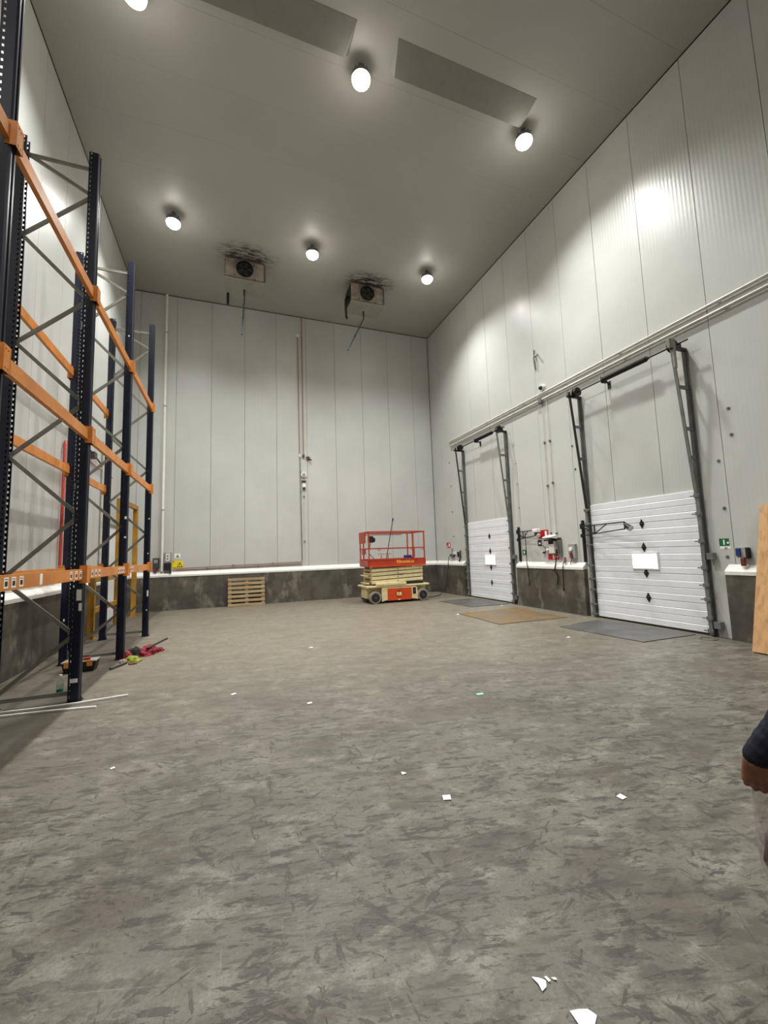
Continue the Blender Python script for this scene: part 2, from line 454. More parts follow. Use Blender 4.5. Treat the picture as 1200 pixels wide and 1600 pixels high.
br = thing('baseboard_right', (XR, 0, 0), 'concrete kerb with white capping along the dock wall', kind='structure')
for a, b, n in ((12.69, YB-KT-0.02, 1), (7.43, 9.83, 1), (YF, 4.5, 4)): kerb_run(br, (XR, a, 0), (XR, b, 0), (-1, 0, 0), n)
bb = thing('baseboard_back', (0, YB, 0), 'concrete kerb with white capping along the far wall', kind='structure')
kerb_run(bb, (XL+0.002, YB, 0), (XR-0.002, YB, 0), (0, -1, 0), 4)
bl = thing('baseboard_left', (XL, 0, 0), 'concrete kerb with white capping behind the racking', kind='structure')
for a, b, n in ((YF, 12.1, 5), (14.05, YB-KT-0.02, 1)): kerb_run(bl, (XL, a, 0), (XL, b, 0), (1, 0, 0), n)

# ------------------------------------------------------------------ dock doors
def dock_door(name, label, y0, y1, spring, wy):
    """y0 = end nearer the camera, y1 = far end"""
    d = thing(name, (XR, (y0+y1)/2, 0), label, kind='structure')
    n = 5; sh = (DH-0.03)/n; x0 = XR-0.03
    for k in range(n):
        zb = 0.03+k*sh; prof = [(XR+0.02, zb+0.0006)]
        nr = 4; rh = (sh-0.0012)/nr
        for j in range(nr):
            z = zb+0.0006+j*rh
            dp = 0.003 if j % 2 == 0 else 0.0
            prof += [(x0+0.004, z), (x0+0.0005-dp, z+0.010), (x0-dp, z+rh-0.012), (x0+0.004, z+rh-0.002)]
        prof += [(XR+0.02, zb+sh-0.0006)]
        MB().extrude([(px, y0, pz) for px, pz in prof], (0, y1-y0, 0)).build('door_section', M_doorwhite, d)
    m = MB(); m.box((XR-0.035, y0, 0.0), (XR+0.01, y1, 0.034)); m.build('bottom_seal', M_black, d)
    # lit window with frame
    wz0, wz1 = 1.13, 1.405; w0, w1 = wy-0.255, wy+0.255
    m = MB()
    for a, b in (((w0-0.03, wz0-0.03), (w1+0.03, wz0)), ((w0-0.03, wz1), (w1+0.03, wz1+0.03)), ((w0-0.03, wz0), (w0, wz1)), ((w1, wz0), (w1+0.03, wz1))):
        m.box((XR-0.058, a[0], a[1]), (XR-0.03, b[0], b[1]))
    w = m.build('window_frame', M_doorwhite, d)
    m = MB(); m.box((XR-0.05, w0, wz0), (XR-0.028, w1, wz1)); m.build('pane', M_window, w)
    # diamond hinge plates
    for z in (2.01, 1.54, 1.03, 0.55):
        c = (XR-0.05, wy, z); a, b = 0.05, 0.095
        m = MB(); m.extrude([(c[0]+0.02, c[1]-a, z), (c[0]+0.02, c[1], z-b), (c[0]+0.02, c[1]+a, z), (c[0]+0.02, c[1], z+b)], (-0.014, 0, 0))
        m.cyl((c[0]+0.012, wy-0.02, z), (c[0]+0.012, wy+0.02, z), 0.014, 10)
        m.build('hinge_plate', M_black, d)
    # tracks
    for side, y in ((-1, y0-0.055), (1, y1+0.055)):
        m = MB(); m.box((XR-0.10, y-0.006, 0), (XR-0.002, y+0.006, 5.08)); m.box((XR-0.016, y-0.045, 0), (XR-0.002, y+0.045, 5.08))
        m.box((XR-0.11, y-0.03*1-0.0, 0.02), (XR-0.09, y+0.03, 2.45))
        m.build('vertical_angle', M_galv_dk, d)
        m = MB(); yt = y-side*0.012
        m.bar((XR-0.09, yt, 2.35), (XR-0.35, yt, 5.2), 0.05, 0.028, up=(1, 0, 0))
        m.build('sloped_track', M_galv_dk if side < 0 else M_black, d)
        for z in (3.1, 3.62, 4.38):
            xs = XR-0.09-(z-2.35)/2.85*0.26
            m = MB(); m.box((xs, y-0.018, z-0.03), (XR-0.05, y+0.018, z+0.03)); m.build('track_spacer', M_galv_dk, d)
        m = MB(); m.box((XR-0.40, y-0.03, 5.08), (XR-0.002, y+0.03, 5.13)); m.box((XR-0.25, y-0.02, 5.13), (XR-0.12, y+0.02, 5.2))
        m.build('bearing_bracket', M_black, d)
        m = MB(); yd = y-side*0.085
        m.cyl((XR-0.2, yd-0.035, 5.19), (XR-0.2, yd+0.035, 5.19), 0.085, 24); m.ring((XR-0.2, yd-0.04, 5.19), (0, 1, 0), 0.03, 0.105, 0.012); m.ring((XR-0.2, yd+0.04, 5.19), (0, 1, 0), 0.03, 0.105, 0.012)
        m.build('cable_drum', M_black, d, smooth=True)
        for z in (0.09, 0.30, 0.62, 0.86, 1.16, 1.62, 2.1, 2.42):
            m = MB(); m.box((XR-0.125, y-0.045, z-0.035), (XR-0.09, y+0.045, z+0.035)); m.cyl((XR-0.11, y-side*0.02, z), (XR-0.11, y-side*0.11, z), 0.012, 8)
            m.cyl((XR-0.135, y+side*0.03, z), (XR-0.09, y+side*0.03, z), 0.018, 8)
            m.build('roller_bracket', M_galv_dk, d)
        if side < 0:
            m = MB()
            for z in (1.36, 0.2): m.box((XR-0.12, y-0.16, z-0.055), (XR-0.02, y-0.06, z+0.055))
            m.build('latch_box', M_galv_dk, d)
    m = MB(); m.cyl((XR-0.2, y0-0.24, 5.19), (XR-0.2, y1+0.12, 5.19), 0.016, 10); m.build('shaft', M_black, d, smooth=True)
    m = MB(); m.cyl((XR-0.2, spring[0], 5.19), (XR-0.2, spring[1], 5.19), 0.047, 16)
    m.cyl((XR-0.2, spring[0]-0.05, 5.19), (XR-0.2, spring[0], 5.19), 0.032, 16)
    k = spring[0]
    while k < spring[1]:
        m.ring((XR-0.2, k, 5.19), (0, 1, 0), 0.045, 0.053, 0.014, 16); k += 0.03
    m.build('torsion_spring', M_black, d, smooth=True)
    m = MB(); m.box((XR-0.24, spring[1], 5.12), (XR-0.10, spring[1]+0.02, 5.25)); m.bar((XR-0.11, spring[1]+0.01, 5.2), (XR-0.002, spring[1]+0.01, 5.1), 0.02, 0.03); m.box((XR-0.012, spring[1]-0.03, 5.02), (XR-0.002, spring[1]+0.05, 5.18))
    m.build('centre_bracket', M_black, d)
    return d
dock_door('door_1', 'white sectional dock door, the far one beside the scissor lift', D1[0], D1[1], (10.52, 11.42), 11.18)
d2 = dock_door('door_2', 'white sectional dock door, the near and larger looking one', D2[0], D2[1], (5.42, 6.42), 5.95)
m = MB(); m.box((XR-0.47, D2[0]-0.10, 5.08), (XR-0.36, D2[0]-0.05, 5.24)); m.box((XR-0.36, D2[0]-0.09, 4.72), (XR-0.30, D2[0]-0.06, 5.26))
m.build('stop_plate', M_galv, d2)

# door in the left wall behind the rack
d3 = thing('door_3', (XL, 13.07, 0), 'grey white door in the left wall inside the yellow frame', kind='structure')
m = MB(); m.box((XL-0.03, D3[0]+0.09, 0.01), (XL+0.03, D3[1]-0.09, D3H-0.09)); dl = m.build('door_leaf', M_doorwhite, d3)
m = MB(); m.box((XL+0.03, D3[0]+0.2, 1.0), (XL+0.075, D3[0]+0.24, 1.18)); m.build('handle', M_black, dl)
m = MB(); m.box((XL-0.03, D3[0]+0.002, 0), (XL+0.04, D3[0]+0.09, D3H)); m.box((XL-0.03, D3[1]-0.09, 0), (XL+0.04, D3[1]-0.002, D3H)); m.box((XL-0.03, D3[0]+0.09, D3H-0.09), (XL+0.04, D3[1]-0.09, D3H-0.002))
m.build('door_frame', M_galv, d3)

def lathe(m, c, prof, n=20):
    q = []; fs = []
    for r, z in prof:
        for i in range(n):
            a = 2*math.pi*i/n; q.append((c[0]+r*math.cos(a), c[1]+r*math.sin(a), c[2]+z))
    for k in range(len(prof)-1):
        for i in range(n): fs.append((k*n+i, k*n+(i+1) % n, (k+1)*n+(i+1) % n, (k+1)*n+i))
    fs += [tuple(range(n-1, -1, -1)), tuple(range((len(prof)-1)*n, len(prof)*n))]
    m.add(q, fs)

# ------------------------------------------------------------------ high-bay lamps
def make_lamp(loc, label):
    t = thing('high_bay_light', loc, label, 'ceiling light', 'high bay lamps on the ceiling')
    x, y, z = loc                                            # z = underside of the ceiling
    m = MB(); m.cyl((x, y, z-0.002), (x, y, z-0.05), 0.05, 14); m.cyl((x, y, z-0.05), (x, y, z-0.12), 0.012, 8); m.build('ceiling_mount', M_galv_dk, t)
    m = MB(); m.cyl((x, y, z-0.12), (x, y, z-0.20), 0.085, 20); m.cyl((x, y, z-0.20), (x, y, z-0.27), 0.17, 24)
    for k in range(12):
        a = 2*math.pi*k/12; m.bar((x+0.085*math.cos(a), y+0.085*math.sin(a), z-0.165), (x+0.16*math.cos(a), y+0.16*math.sin(a), z-0.165), 0.008, 0.07)
    m.build('housing', M_galv_dk, t, smooth=True)
    m = MB(); lathe(m, (x, y, z), [(0.168, -0.272), (0.17, -0.29), (0.16, -0.33), (0.13, -0.365), (0.08, -0.388), (0.02, -0.395)], 24); m.build('lens', M_lens, t, smooth=True)
    l = bpy.data.lights.new('lamp_light', 'SPOT'); l.energy = LAMP_W; l.color = LAMP_COL; l.spot_size = math.radians(LAMP_ANGLE); l.spot_blend = LAMP_BLEND
    l.shadow_soft_size = 0.14
    lo = bpy.data.objects.new('lamp_light', l); col.objects.link(lo); lo.parent = t; lo.location = (0, 0, -0.44)
    return t
lamp0 = make_lamp((-1.42, 11.12, H), 'ceiling lamp in the far row, nearest the left wall')
LAMPS = [(2.21, 11.14, 'ceiling lamp in the far row, between the two coolers'),
         (5.9, 11.1, 'ceiling lamp in the far row, nearest the dock wall'),
         (-1.42, 6.45, 'ceiling lamp at the top edge of the picture above the racking'),
         (2.23, 6.42, 'ceiling lamp in the gap at the left end of the boxed beam'),
         (5.89, 6.4, 'ceiling lamp at the right end of the boxed beam')]
for (yy, wd) in ((-0.9, 'first'),):
    for xx, w2 in ((-1.42, 'left'), (5.9, 'right')):
        LAMPS.append((xx, yy, '%s ceiling lamp of the row out of view above the viewpoint' % w2))
for xx, yy, lb in LAMPS: dup(lamp0, (xx, yy, H), None, lb)

# ------------------------------------------------------------------ ceiling coolers
def cooler(name, label, x0, pipe_tip, hose):
    x1 = x0+1.13; yf, yb = 12.28, 12.98; zt, zb = H-0.06, H-0.69; cx = x0+0.55
    t = thing(name, (x0+0.565, 12.63, H), label, 'cooling unit', 'ceiling mounted evaporator coolers')
    m = MB(); m.box((x0, yf, zb), (x1, yb, zt)); m.build('casing', M_casing, t, bevel=0.01)
    m = MB(); m.box((x0-0.012, yf+0.03, zb+0.05), (x0-0.001, yb-0.02, zt-0.04)); m.build('end_cover', M_blackmat, t)
    m = MB(); m.box((x1-0.26, yf-0.008, zb+0.03), (x1-0.02, yf, zt-0.05)); m.build('end_panel', M_casing, t)
    m = MB(); m.extrude([(x0-0.01, yf-0.02, zb), (x0-0.01, yf-0.02, zb-0.03), (x0-0.01, yb, zb-0.06), (x0-0.01, yb, zb)], (1.15, 0, 0)); m.build('drip_tray', M_tray, t)
    fz = (zt+zb)/2+0.01
    m = MB(); m.cyl((cx, yf-0.012, fz), (cx, yf+0.004, fz), 0.225, 36); m.build('fan_opening', M_blackmat, t)
    m = MB(); m.ring((cx, yf-0.03, fz), (0, 1, 0), 0.215, 0.245, 0.045, 36); m.build('fan_shroud', M_black, t, smooth=True)
    for k in range(5):
        a = 2*math.pi*k/5; m = MB()
        d = Vector((math.cos(a), 0, math.sin(a))); e = Vector((-math.sin(a), 0, math.cos(a))); c = Vector((cx, yf-0.02, fz))
        m.extrude([c+d*0.05-e*0.03, c+d*0.195-e*0.06, c+d*0.2+e*0.05, c+d*0.05+e*0.03], (0, 0.006, 0)); m.build('fan_blade', M_darkbox, t)
    m = MB(); m.cyl((cx, yf-0.035, fz), (cx, yf-0.01, fz), 0.06, 18)
    for rr in (0.11, 0.165): m.ring((cx, yf-0.045, fz), (0, 1, 0), rr-0.004, rr+0.004, 0.006, 28)
    for k in range(4):
        a = math.pi*k/4+0.3; d = Vector((math.cos(a), 0, math.sin(a)))*0.23; c = Vector((cx, yf-0.045, fz)); m.bar(c-d, c+d, 0.007, 0.007)
    m.build('fan_grille', M_black, t)
    for xx in (x0+0.17, x0+0.93):
        m = MB(); m.box((xx-0.04, yf-0.05, zt-0.02), (xx+0.04, yf+0.06, zt+0.058)); m.build('hanger', M_darkbox, t)
    m = MB(); m.tube([(x0, yf-0.035, zt-0.02), (x1-0.06, yf-0.035, zt-0.04), (x1-0.005, yf-0.035, zt-0.07), (x1, yf-0.035, zt-0.13), (x1, yf-0.035, zb+0.03)], 0.016); m.build('coolant_pipe', M_brownpipe, t, smooth=True)
    m = MB(); m.bar((x0, yf-0.02, zb+0.012), (x1, yf-0.02, zb+0.012), 0.016, 0.016)
    m.build('lower_rail', M_darkbox, t)
    for dx, dz in ((0.30, 0.52), (0.80, 0.5), (0.84, 0.06), (0.27, 0.1)):
        m = MB(); m.cyl((x0+dx, yf-0.012, zb+dz), (x0+dx, yf, zb+dz), 0.02, 10); m.build('fixing', M_darkbox, t)
    px = cx-0.0
    m = MB(); m.cyl((px, 12.72, zb-0.05), (px, 12.72, zb-0.24), 0.033, 12); m.build('drain_outlet', M_darkbox, t)
    m = MB(); m.tube([(px, 12.72, zb-0.2), (px+0.005, 12.72, zb-0.3), ((px*0.5+pipe_tip[0]*0.5), 12.72, (zb-0.3+pipe_tip[1])/2), (pipe_tip[0], 12.72, pipe_tip[1])], 0.022, 10)
    q = (px*0.45+pipe_tip[0]*0.55, 12.72, (zb-0.3)*0.45+pipe_tip[1]*0.55); e = Vector((pipe_tip[0]-px, 0, pipe_tip[1]-zb+0.3)).normalized()*0.03
    m.cyl(Vector(q)-e, Vector(q)+e, 0.03, 10); q = (pipe_tip[0], 12.72, pipe_tip[1]); m.cyl(Vector(q)-e, Vector(q)+e*0.3, 0.03, 10)
    m.build('drain_pipe', M_bluepipe, t, smooth=True)
    m = MB(); m.tube(hose, 0.04, 10); m.build('insulated_pipe', M_blackmat, t, smooth=True)
    return t
M_brownpipe = paint('brown_pipe', (84, 64, 54), 0.5)
cooler('evaporator_cooler', 'dirty ceiling cooler with straight hanging drain pipe, the left one', -0.172, (0.31, 8.4), [(-0.1, 13.02, 10.3), (-0.1, 13.1, 9.9), (-0.1, 13.0, 9.72), (-0.1, 13.0, 9.47)])
cooler('evaporator_cooler', 'ceiling cooler with crooked drain pipe and black side hose, the right one', 3.70, (3.67, 8.38), [(3.66, 12.6, 10.2), (3.58, 12.55, 10.05), (3.56, 12.5, 9.8), (3.575, 12.5, 9.42), (3.61, 12.52, 9.36)])

# ------------------------------------------------------------------ pallet racking
RX, RR = -1.69, -2.465                    # front and rear post lines
FR = [1.67, 3.80, 5.935, 8.075, 10.21]      # frame positions along the wall
RH = 6.95
rack = thing('pallet_rack', (RX, 5.935, 0), 'tall blue pallet rack with orange beams along the left wall', 'pallet rack')
def post_mesh(name, rear):
    """open C section with punched side flanges; local, base at origin; closed face towards +x (front) or -x (rear)"""
    wx, wy = 0.112, 0.098; sg = -1 if rear else 1
    bm = bmesh.new(); pitch = 0.066
    def strip(pts_lo):
        pass
    zs = [0.0]; z = 0.05
    while z+0.03 < RH: zs += [z, z+0.026]; z += pitch
    zs.append(RH)
    def flange(y):
        xs = [-wx/2, -wx/2+0.017, -wx/2+0.033, wx/2-0.012]
        g = [[bm.verts.new((sg*x, y, zz)) for x in xs] for zz in zs]
        for r in range(len(zs)-1):
            for c in range(3):
                if c == 1 and r % 2 == 1 and r < len(zs)-2: continue
                bm.faces.new((g[r][c], g[r][c+1], g[r+1][c+1], g[r+1][c]))
    flange(-wy/2); flange(wy/2)
    def strip2(pts):
        a = [bm.verts.new((sg*p[0], p[1], 0)) for p in pts]; b = [bm.verts.new((sg*p[0], p[1], RH)) for p in pts]
        for i in range(len(pts)-1): bm.faces.new((a[i], a[i+1], b[i+1], b[i]))
    h = wx/2
    strip2([(h-0.012, -wy/2), (h, -wy/2+0.012), (h, -0.018), (h-0.014, -0.010), (h-0.014, 0.010), (h, 0.018), (h, wy/2-0.012), (h-0.012, wy/2)])
    strip2([(-h, -wy/2), (-h, -wy/2+0.016)]); strip2([(-h, wy/2), (-h, wy/2-0.016)])
    bmesh.ops.remove_doubles(bm, verts=bm.verts, dist=0.0005)
    bmesh.ops.recalc_face_normals(bm, faces=bm.faces)
    me = bpy.data.meshes.new(name); bm.to_mesh(me); bm.free(); me.materials.append(M_rackblue); return me
pm_f, pm_r = post_mesh('upright_post', False), post_mesh('upright_post_rear', True)
m = MB(); m.box((-0.075, -0.07, 0), (0.075, 0.07, 0.008)); m.cyl((0.05, 0.058, 0.008), (0.05, 0.058, 0.03), 0.01, 8); m.cyl((-0.05, -0.058, 0.008), (-0.05, -0.058, 0.03), 0.01, 8)
fo = m.build('foot_plate', M_rackblue); foot_me = fo.data; bpy.data.objects.remove(fo)
posts = {}
def child(name, me, parent, loc):
    o = bpy.data.objects.new(name, me); col.objects.link(o); o.parent = parent; o.location = Vector(loc)-ORG[parent.name]
    ORG[o.name] = Vector(loc); return o
for i, fy in enumerate(FR):
    for rear in (False, True):
        p = child('upright_post', pm_r if rear else pm_f, rack, (RR if rear else RX, fy, 0.004)); posts[(i, rear)] = p
        md = p.modifiers.new('sheet', 'SOLIDIFY'); md.thickness = 0.0025; md.offset = 0
        child('foot_plate', foot_me, p, (RR if rear else RX, fy, 0.0))
    # zig-zag bracing in the frame plane
    fz = [6.37, 4.93, 3.57, 2.17, 0.76]; rz = [6.76, 5.66, 4.26, 2.86, 1.44, 0.146]
    segs = [((RX, 6.76), (RR, 6.76))]
    for k in range(5): segs += [((RR, rz[k]), (RX, fz[k])), ((RX, fz[k]), (RR, rz[k+1]))]
    segs.append(((RX, 0.10), (RR, 0.10)))
    for k, ((xa, za), (xb, zb_)) in enumerate(segs):
        m = MB(); s0 = 0.03 if xa > xb else -0.03
        off = -0.012 if k % 2 else 0.014
        a, b = Vector((xa-s0*1.0, fy+off, za)), Vector((xb+s0*1.0, fy+off, zb_))
        # lipped channel: web plus two flanges
        d = (b-a).normalized(); n = d.cross(Vector((0, 1, 0))).normalized()
        m.bar(a, b, 0.003, 0.042, up=tuple(n)); 
        for sg in (-1, 1): m.bar(a+n*sg*0.02+Vector((0, 0.011, 0)), b+n*sg*0.02+Vector((0, 0.011, 0)), 0.022, 0.003, up=tuple(n))
        m.build('brace', M_galv, rack)
# beams
def beam_me(L, h):
    m = MB(); m.box((-0.022, 0, -h/2), (0.022, L, h/2)); o = m.build('beam', M_orange, bevel=0.004); me = o.data; bpy.data.objects.remove(o); return me
bl_ = FR[1]-FR[0]-0.10
bme = beam_me(bl_+0.004, 0.125)
m = MB(); m.box((-0.012, -0.004, -0.105), (0.066, 0.0, 0.105)); m.box((0.058, -0.006, -0.105), (0.0635, 0.052, 0.105)); 
for zz in (-0.075, 0.075): m.cyl((0.063, 0.03, zz), (0.068, 0.03, zz), 0.008, 8)
co = m.build('end_connector', M_orange); con_me = co.data; bpy.data.objects.remove(co)
LAB = [4.078, 4.2, 4.331, 4.718, 5.488, 5.649, 5.80, 6.09, 6.24, 6.39, 6.55, 7.56, 7.68, 7.80, 7.92, 8.22, 8.34, 8.46, 8.58]
for i in range(len(FR)-1):
    for rear, zlist in ((False, (5.0, 3.16, 1.46)), (True, (4.78, 3.12, 1.46))):
        if rear and i < 2: continue
        for z in zlist:
            x = (RR-0.03) if rear else (RX+0.03); sg = -1 if rear else 1
            b = child('beam', bme, rack, (x, FR[i]+0.048, z))
            for end, ys in ((0, 1), (1, -1)):
                c = child('end_connector', con_me, b, (0, 0, 0)); c.location = (0, 0.0 if end == 0 else bl_, 0)
                c.scale = (sg, -1 if end == 0 else 1, 1)
            if not rear and z < 2:
                for k, ly in enumerate(LAB):
                    if FR[i]+0.06 < ly < FR[i+1]-0.05:
                        m = MB(); xf = x+0.0222; w_, h_ = (0.07, 0.085)
                        if k == 3: w_, h_ = 0.055, 0.1
                        m.box((xf, ly-w_/2, z-h_/2), (xf+0.0012, ly+w_/2, z+h_/2)); m.mi = 1
                        if k != 3:
                            m.box((xf+0.001, ly-0.022, z-0.028), (xf+0.002, ly+0.022, z+0.012)); m.box((xf+0.001, ly-0.025, z+0.024), (xf+0.002, ly+0.025, z+0.030))
                        lb = m.build('label', [M_paper, M_ink], None, loc=ORG[b.name]); lb.parent = b; lb.location = (0, 0, 0)
# stickers and torn wrap on posts
def sticker(i, rear, y_off, z, w_, h_, face='y'):
    p = posts[(i, rear)]; px = RR if rear else RX; m = MB()
    if face == 'y': m.box((px+y_off-w_/2, FR[i]-0.0525, z-h_/2), (px+y_off+w_/2, FR[i]-0.0505, z+h_/2))
    else: m.box((px+0.0575, FR[i]+y_off-w_/2, z-h_/2), (px+0.0595, FR[i]+y_off+w_/2, z+h_/2))
    m.build('sticker', M_paper, p)
sticker(2, False, 0.0, 0.245, 0.075, 0.045); sticker(2, False, 0.02, 1.22, 0.05, 0.13); sticker(2, False, 0.035, 1.08, 0.03, 0.09); sticker(3, False, 0.03, 2.33, 0.035, 0.045); sticker(3, False, 0.03, 2.0, 0.03, 0.03)
sticker(3, False, 0.0, 5.55, 0.02, 0.025); sticker(4, False, 0.035, 0.9, 0.03, 0.13); sticker(4, False, 0.03, 2.5, 0.025, 0.03); sticker(4, False, 0.025, 1.75, 0.02, 0.025)
sticker(3, True, 0.0, 0.7, 0.02, 0.04); sticker(4, False, 0.02, 0.55, 0.02, 0.03); sticker(2, False, -0.01, 1.45, 0.02, 0.02)

# yellow guard frame round the left-wall door
yg = thing('guard_frame', (-2.66, 12.1, 0), 'yellow steel guard frame around the left wall door behind the rack', 'guard frame')
for (x, y, zt_) in ((-2.72, 10.38, 1.30), (-2.68, 12.28, 3.22), (-2.63, 13.95, 3.22)):
    m = MB(); m.box((x-0.06, y-0.05, 0.01), (x+0.06, y+0.05, zt_)); p = m.build('post', M_yelsteel, yg, bevel=0.006)
    m = MB(); m.box((x-0.09, y-0.09, 0), (x+0.09, y+0.09, 0.012)); m.build('base_plate', M_yelsteel, p)
m = MB(); m.bar((-2.68, 12.33, 3.16), (-2.63, 13.90, 3.16), 0.10, 0.12); m.build('header', M_yelsteel, yg)
for z in (0.58, 1.22):
    m = MB(); m.bar((-2.72, 10.43, z), (-2.68, 12.23, z), 0.06, 0.11); m.build('rail', M_yelsteel, yg)

# left-wall services
m = MB(); m.tube([(XL+0.05, 9.39, 1.5), (XL+0.05, 9.39, 3.86), (XL+0.05, 9.42, 3.93), (XL+0.05, 9.6, 3.95)], 0.028, 10); rp = tag(m.build('red_pipe', M_redpipe, smooth=True), 'thin red pipe rising on the left wall behind the rack', 'pipe')
m = MB(); m.box((XL+0.001, 9.3, 1.44), (XL+0.1, 9.5, 1.5)); m.build('foot_box', M_greybox, rp)
m = MB(); m.tube([(XL+0.03, 9.6, 3.95), (XL+0.03, 10.6, 3.9), (XL+0.03, 11.6, 3.86), (XL+0.03, 12.9, 3.85)], 0.012, 8); tag(m.build('red_cable', M_redpipe, smooth=True), 'thin red cable along the left wall above the yellow frame', 'cable')
m = MB(); m.tube([(XL+0.04, 11.95, KZ+0.16), (XL+0.04, 11.95, 4.6)], 0.03, 10); tag(m.build('wall_pipe', M_conduit, smooth=True), 'pale vertical pipe on the left wall beside the yellow frame', 'pipe')
m = MB(); m.tube([(XL+0.03, 1.0, KZ+0.19), (XL+0.03, 9.3, KZ+0.19)], 0.012, 8); tag(m.build('wall_cable', M_copper, smooth=True), 'brown cable laid above the left wall capping', 'cable')
m = MB(); m.tube([(XL+0.05, 10.7, 4.15), (XL+0.05, 11.2, 4.08), (XL+0.05, 11.7, 4.0)], 0.02, 8); m.box((XL+0.002, 10.95, 3.98), (XL+0.12, 11.15, 4.12)); tag(m.build('cable_clamp', M_darkbox), 'dark cable joint on the left wall above the low rack beam', 'cable joint')

# ------------------------------------------------------------------ far-wall services
m = MB(); m.cyl((-2.04, YB-0.062, 1.23), (-2.04, YB-0.062, H-0.02), 0.042, 14)
wp = tag(m.build('drain_pipe', M_white, smooth=True), 'white vertical drain pipe on the far wall by the rack', 'pipe')
for z in (3.2, 6.65, 9.2):
    m = MB(); m.ring((-2.04, YB-0.062, z), (0, 0, 1), 0.04, 0.05, 0.035, 16); m.box((-2.06, YB-0.02, z-0.015), (-2.02, YB-0.001, z+0.015)); m.build('pipe_clip', M_greybox, wp)
def conduit(name, pts, r, mat, label, clips=(), cat='conduit'):
    m = MB(); m.tube(pts, r, 8); o = tag(m.build(name, mat, smooth=True), label, cat)
    for c in clips:
        q = MB(); q.cbox(c, (0.045, 0.045, 0.045)); q.build('clip', M_galv_dk, o)
    return o
yb_ = YB-0.03
m_ = conduit('brown_conduit', [(2.335, yb_, 9.75), (2.36, yb_, 5.3)], 0.017, M_copper, 'brown vertical conduit on the far wall, the shorter upper one')
m = MB(); m.cbox((2.335, yb_, 9.8), (0.09, 0.06, 0.1)); m.build('junction_box', M_white, m_)
m = MB(); m.cyl((2.362, yb_, 5.27), (2.362, yb_, 5.17), 0.032, 10); m.build('coupling', M_white, m_)
m_ = conduit('brown_conduit', [(2.495, yb_, H-0.03), (2.497, yb_, 5.25)], 0.019, M_copper, 'brown vertical conduit on the far wall reaching the ceiling')
m = MB(); m.cyl((2.497, yb_, 5.26), (2.497, yb_, 5.17), 0.04, 10); m.build('coupling', M_darkbox, m_)
conduit('grey_conduit', [(2.37, yb_, 5.17), (2.405, yb_, 1.45)], 0.016, M_galv, 'thin grey conduit running down the far wall to the capping', [(2.38, yb_, 4.6), (2.39, yb_, 3.9)])
conduit('brown_conduit', [(2.40, yb_, 1.44), (2.39, yb_, 1.385), (2.33, yb_, 1.375), (0.2, yb_, 1.345), (-1.72, yb_, 1.305)], 0.014, M_copper, 'upper brown conduit along the far wall just above the capping', [(1.4, yb_, 1.362), (0.1, yb_, 1.344)])
conduit('brown_conduit', [(2.42, yb_, 1.31), (0.2, yb_, 1.285), (-1.73, yb_, 1.26)], 0.014, M_copper, 'lower brown conduit lying on the far wall capping', [(0.9, yb_, 1.292), (-0.7, yb_, 1.272)])
m = MB(); m.cbox((2.66, yb_, 5.15), (0.12, 0.05, 0.1)); m.cyl((2.7, yb_-0.02, 5.12), (2.76, yb_-0.09, 5.06), 0.03, 10); tag(m.build('wall_sensor', M_darkbox), 'small dark sensor on the far wall right of the conduits', 'sensor')
t = thing('call_point', (2.5, YB, 4.35), 'white round alarm sounder on the far wall', 'alarm')
m = MB(); m.cyl((2.5, YB-0.001, 4.52), (2.5, YB-0.05, 4.52), 0.105, 24); m.build('base', M_white, t, smooth=True)
m = MB(); m.cyl((2.5, YB-0.05, 4.52), (2.5, YB-0.075, 4.52), 0.06, 20); m.build('dome', M_greybox, t, smooth=True)
m = MB(); m.box((2.42, YB-0.06, 4.26), (2.58, YB-0.001, 4.31)); m.build('shelf', M_darkbox, t)
t = thing('thermostat', (2.505, YB, 4.05), 'small white thermostat with dark lower edge on the far wall', 'thermostat')
m = MB(); m.box((2.45, YB-0.05, 4.06), (2.56, YB-0.001, 4.2)); m.build('body', M_white, t)
m = MB(); m.box((2.455, YB-0.055, 3.98), (2.555, YB-0.001, 4.06)); m.build('connector', M_darkbox, t)
conduit('thin_cable', [(2.505, YB-0.012, 3.98), (2.5, YB-0.012, 2.6), (2.52, YB-0.012, 1.3)], 0.006, M_conduit, 'thin pale cable below the thermostat on the far wall', [(2.502, YB-0.02, 3.72), (2.505, YB-0.02, 2.1)], 'cable')
t = thing('switch_box', (-2.2, YB, 1.3), 'dark isolator box left of the white drain pipe', 'switch box')
m = MB(); m.box((-2.29, YB-0.11, 1.33), (-2.115, YB-0.001, 1.66)); m.build('body', M_darkbox, t, bevel=0.008)
m = MB(); m.box((-2.255, YB-0.118, 1.5), (-2.15, YB-0.11, 1.61)); m.build('label_plate', M_greybox, t)
m = MB(); m.cyl((-2.215, YB-0.07, 1.33), (-2.215, YB-0.07, 1.22), 0.045, 14); m.build('plug', M_brownred, t, smooth=True)
t = thing('switch_box', (-1.86, YB, 1.25), 'grey control box with black lower half right of the white drain pipe', 'switch box')
m = MB(); m.box((-1.97, YB-0.11, 1.5), (-1.765, YB-0.001, 1.83)); m.build('upper_body', M_greybox, t, bevel=0.008)
m = MB(); m.box((-1.925, YB-0.118, 1.56), (-1.81, YB-0.11, 1.79)); m.build('label_plate', M_white, t)
m = MB(); m.cyl((-1.87, YB-0.125, 1.72), (-1.87, YB-0.11, 1.72), 0.025, 12); m.cyl((-1.87, YB-0.125, 1.63), (-1.87, YB-0.11, 1.63), 0.025, 12); m.build('button', M_brownred, t)
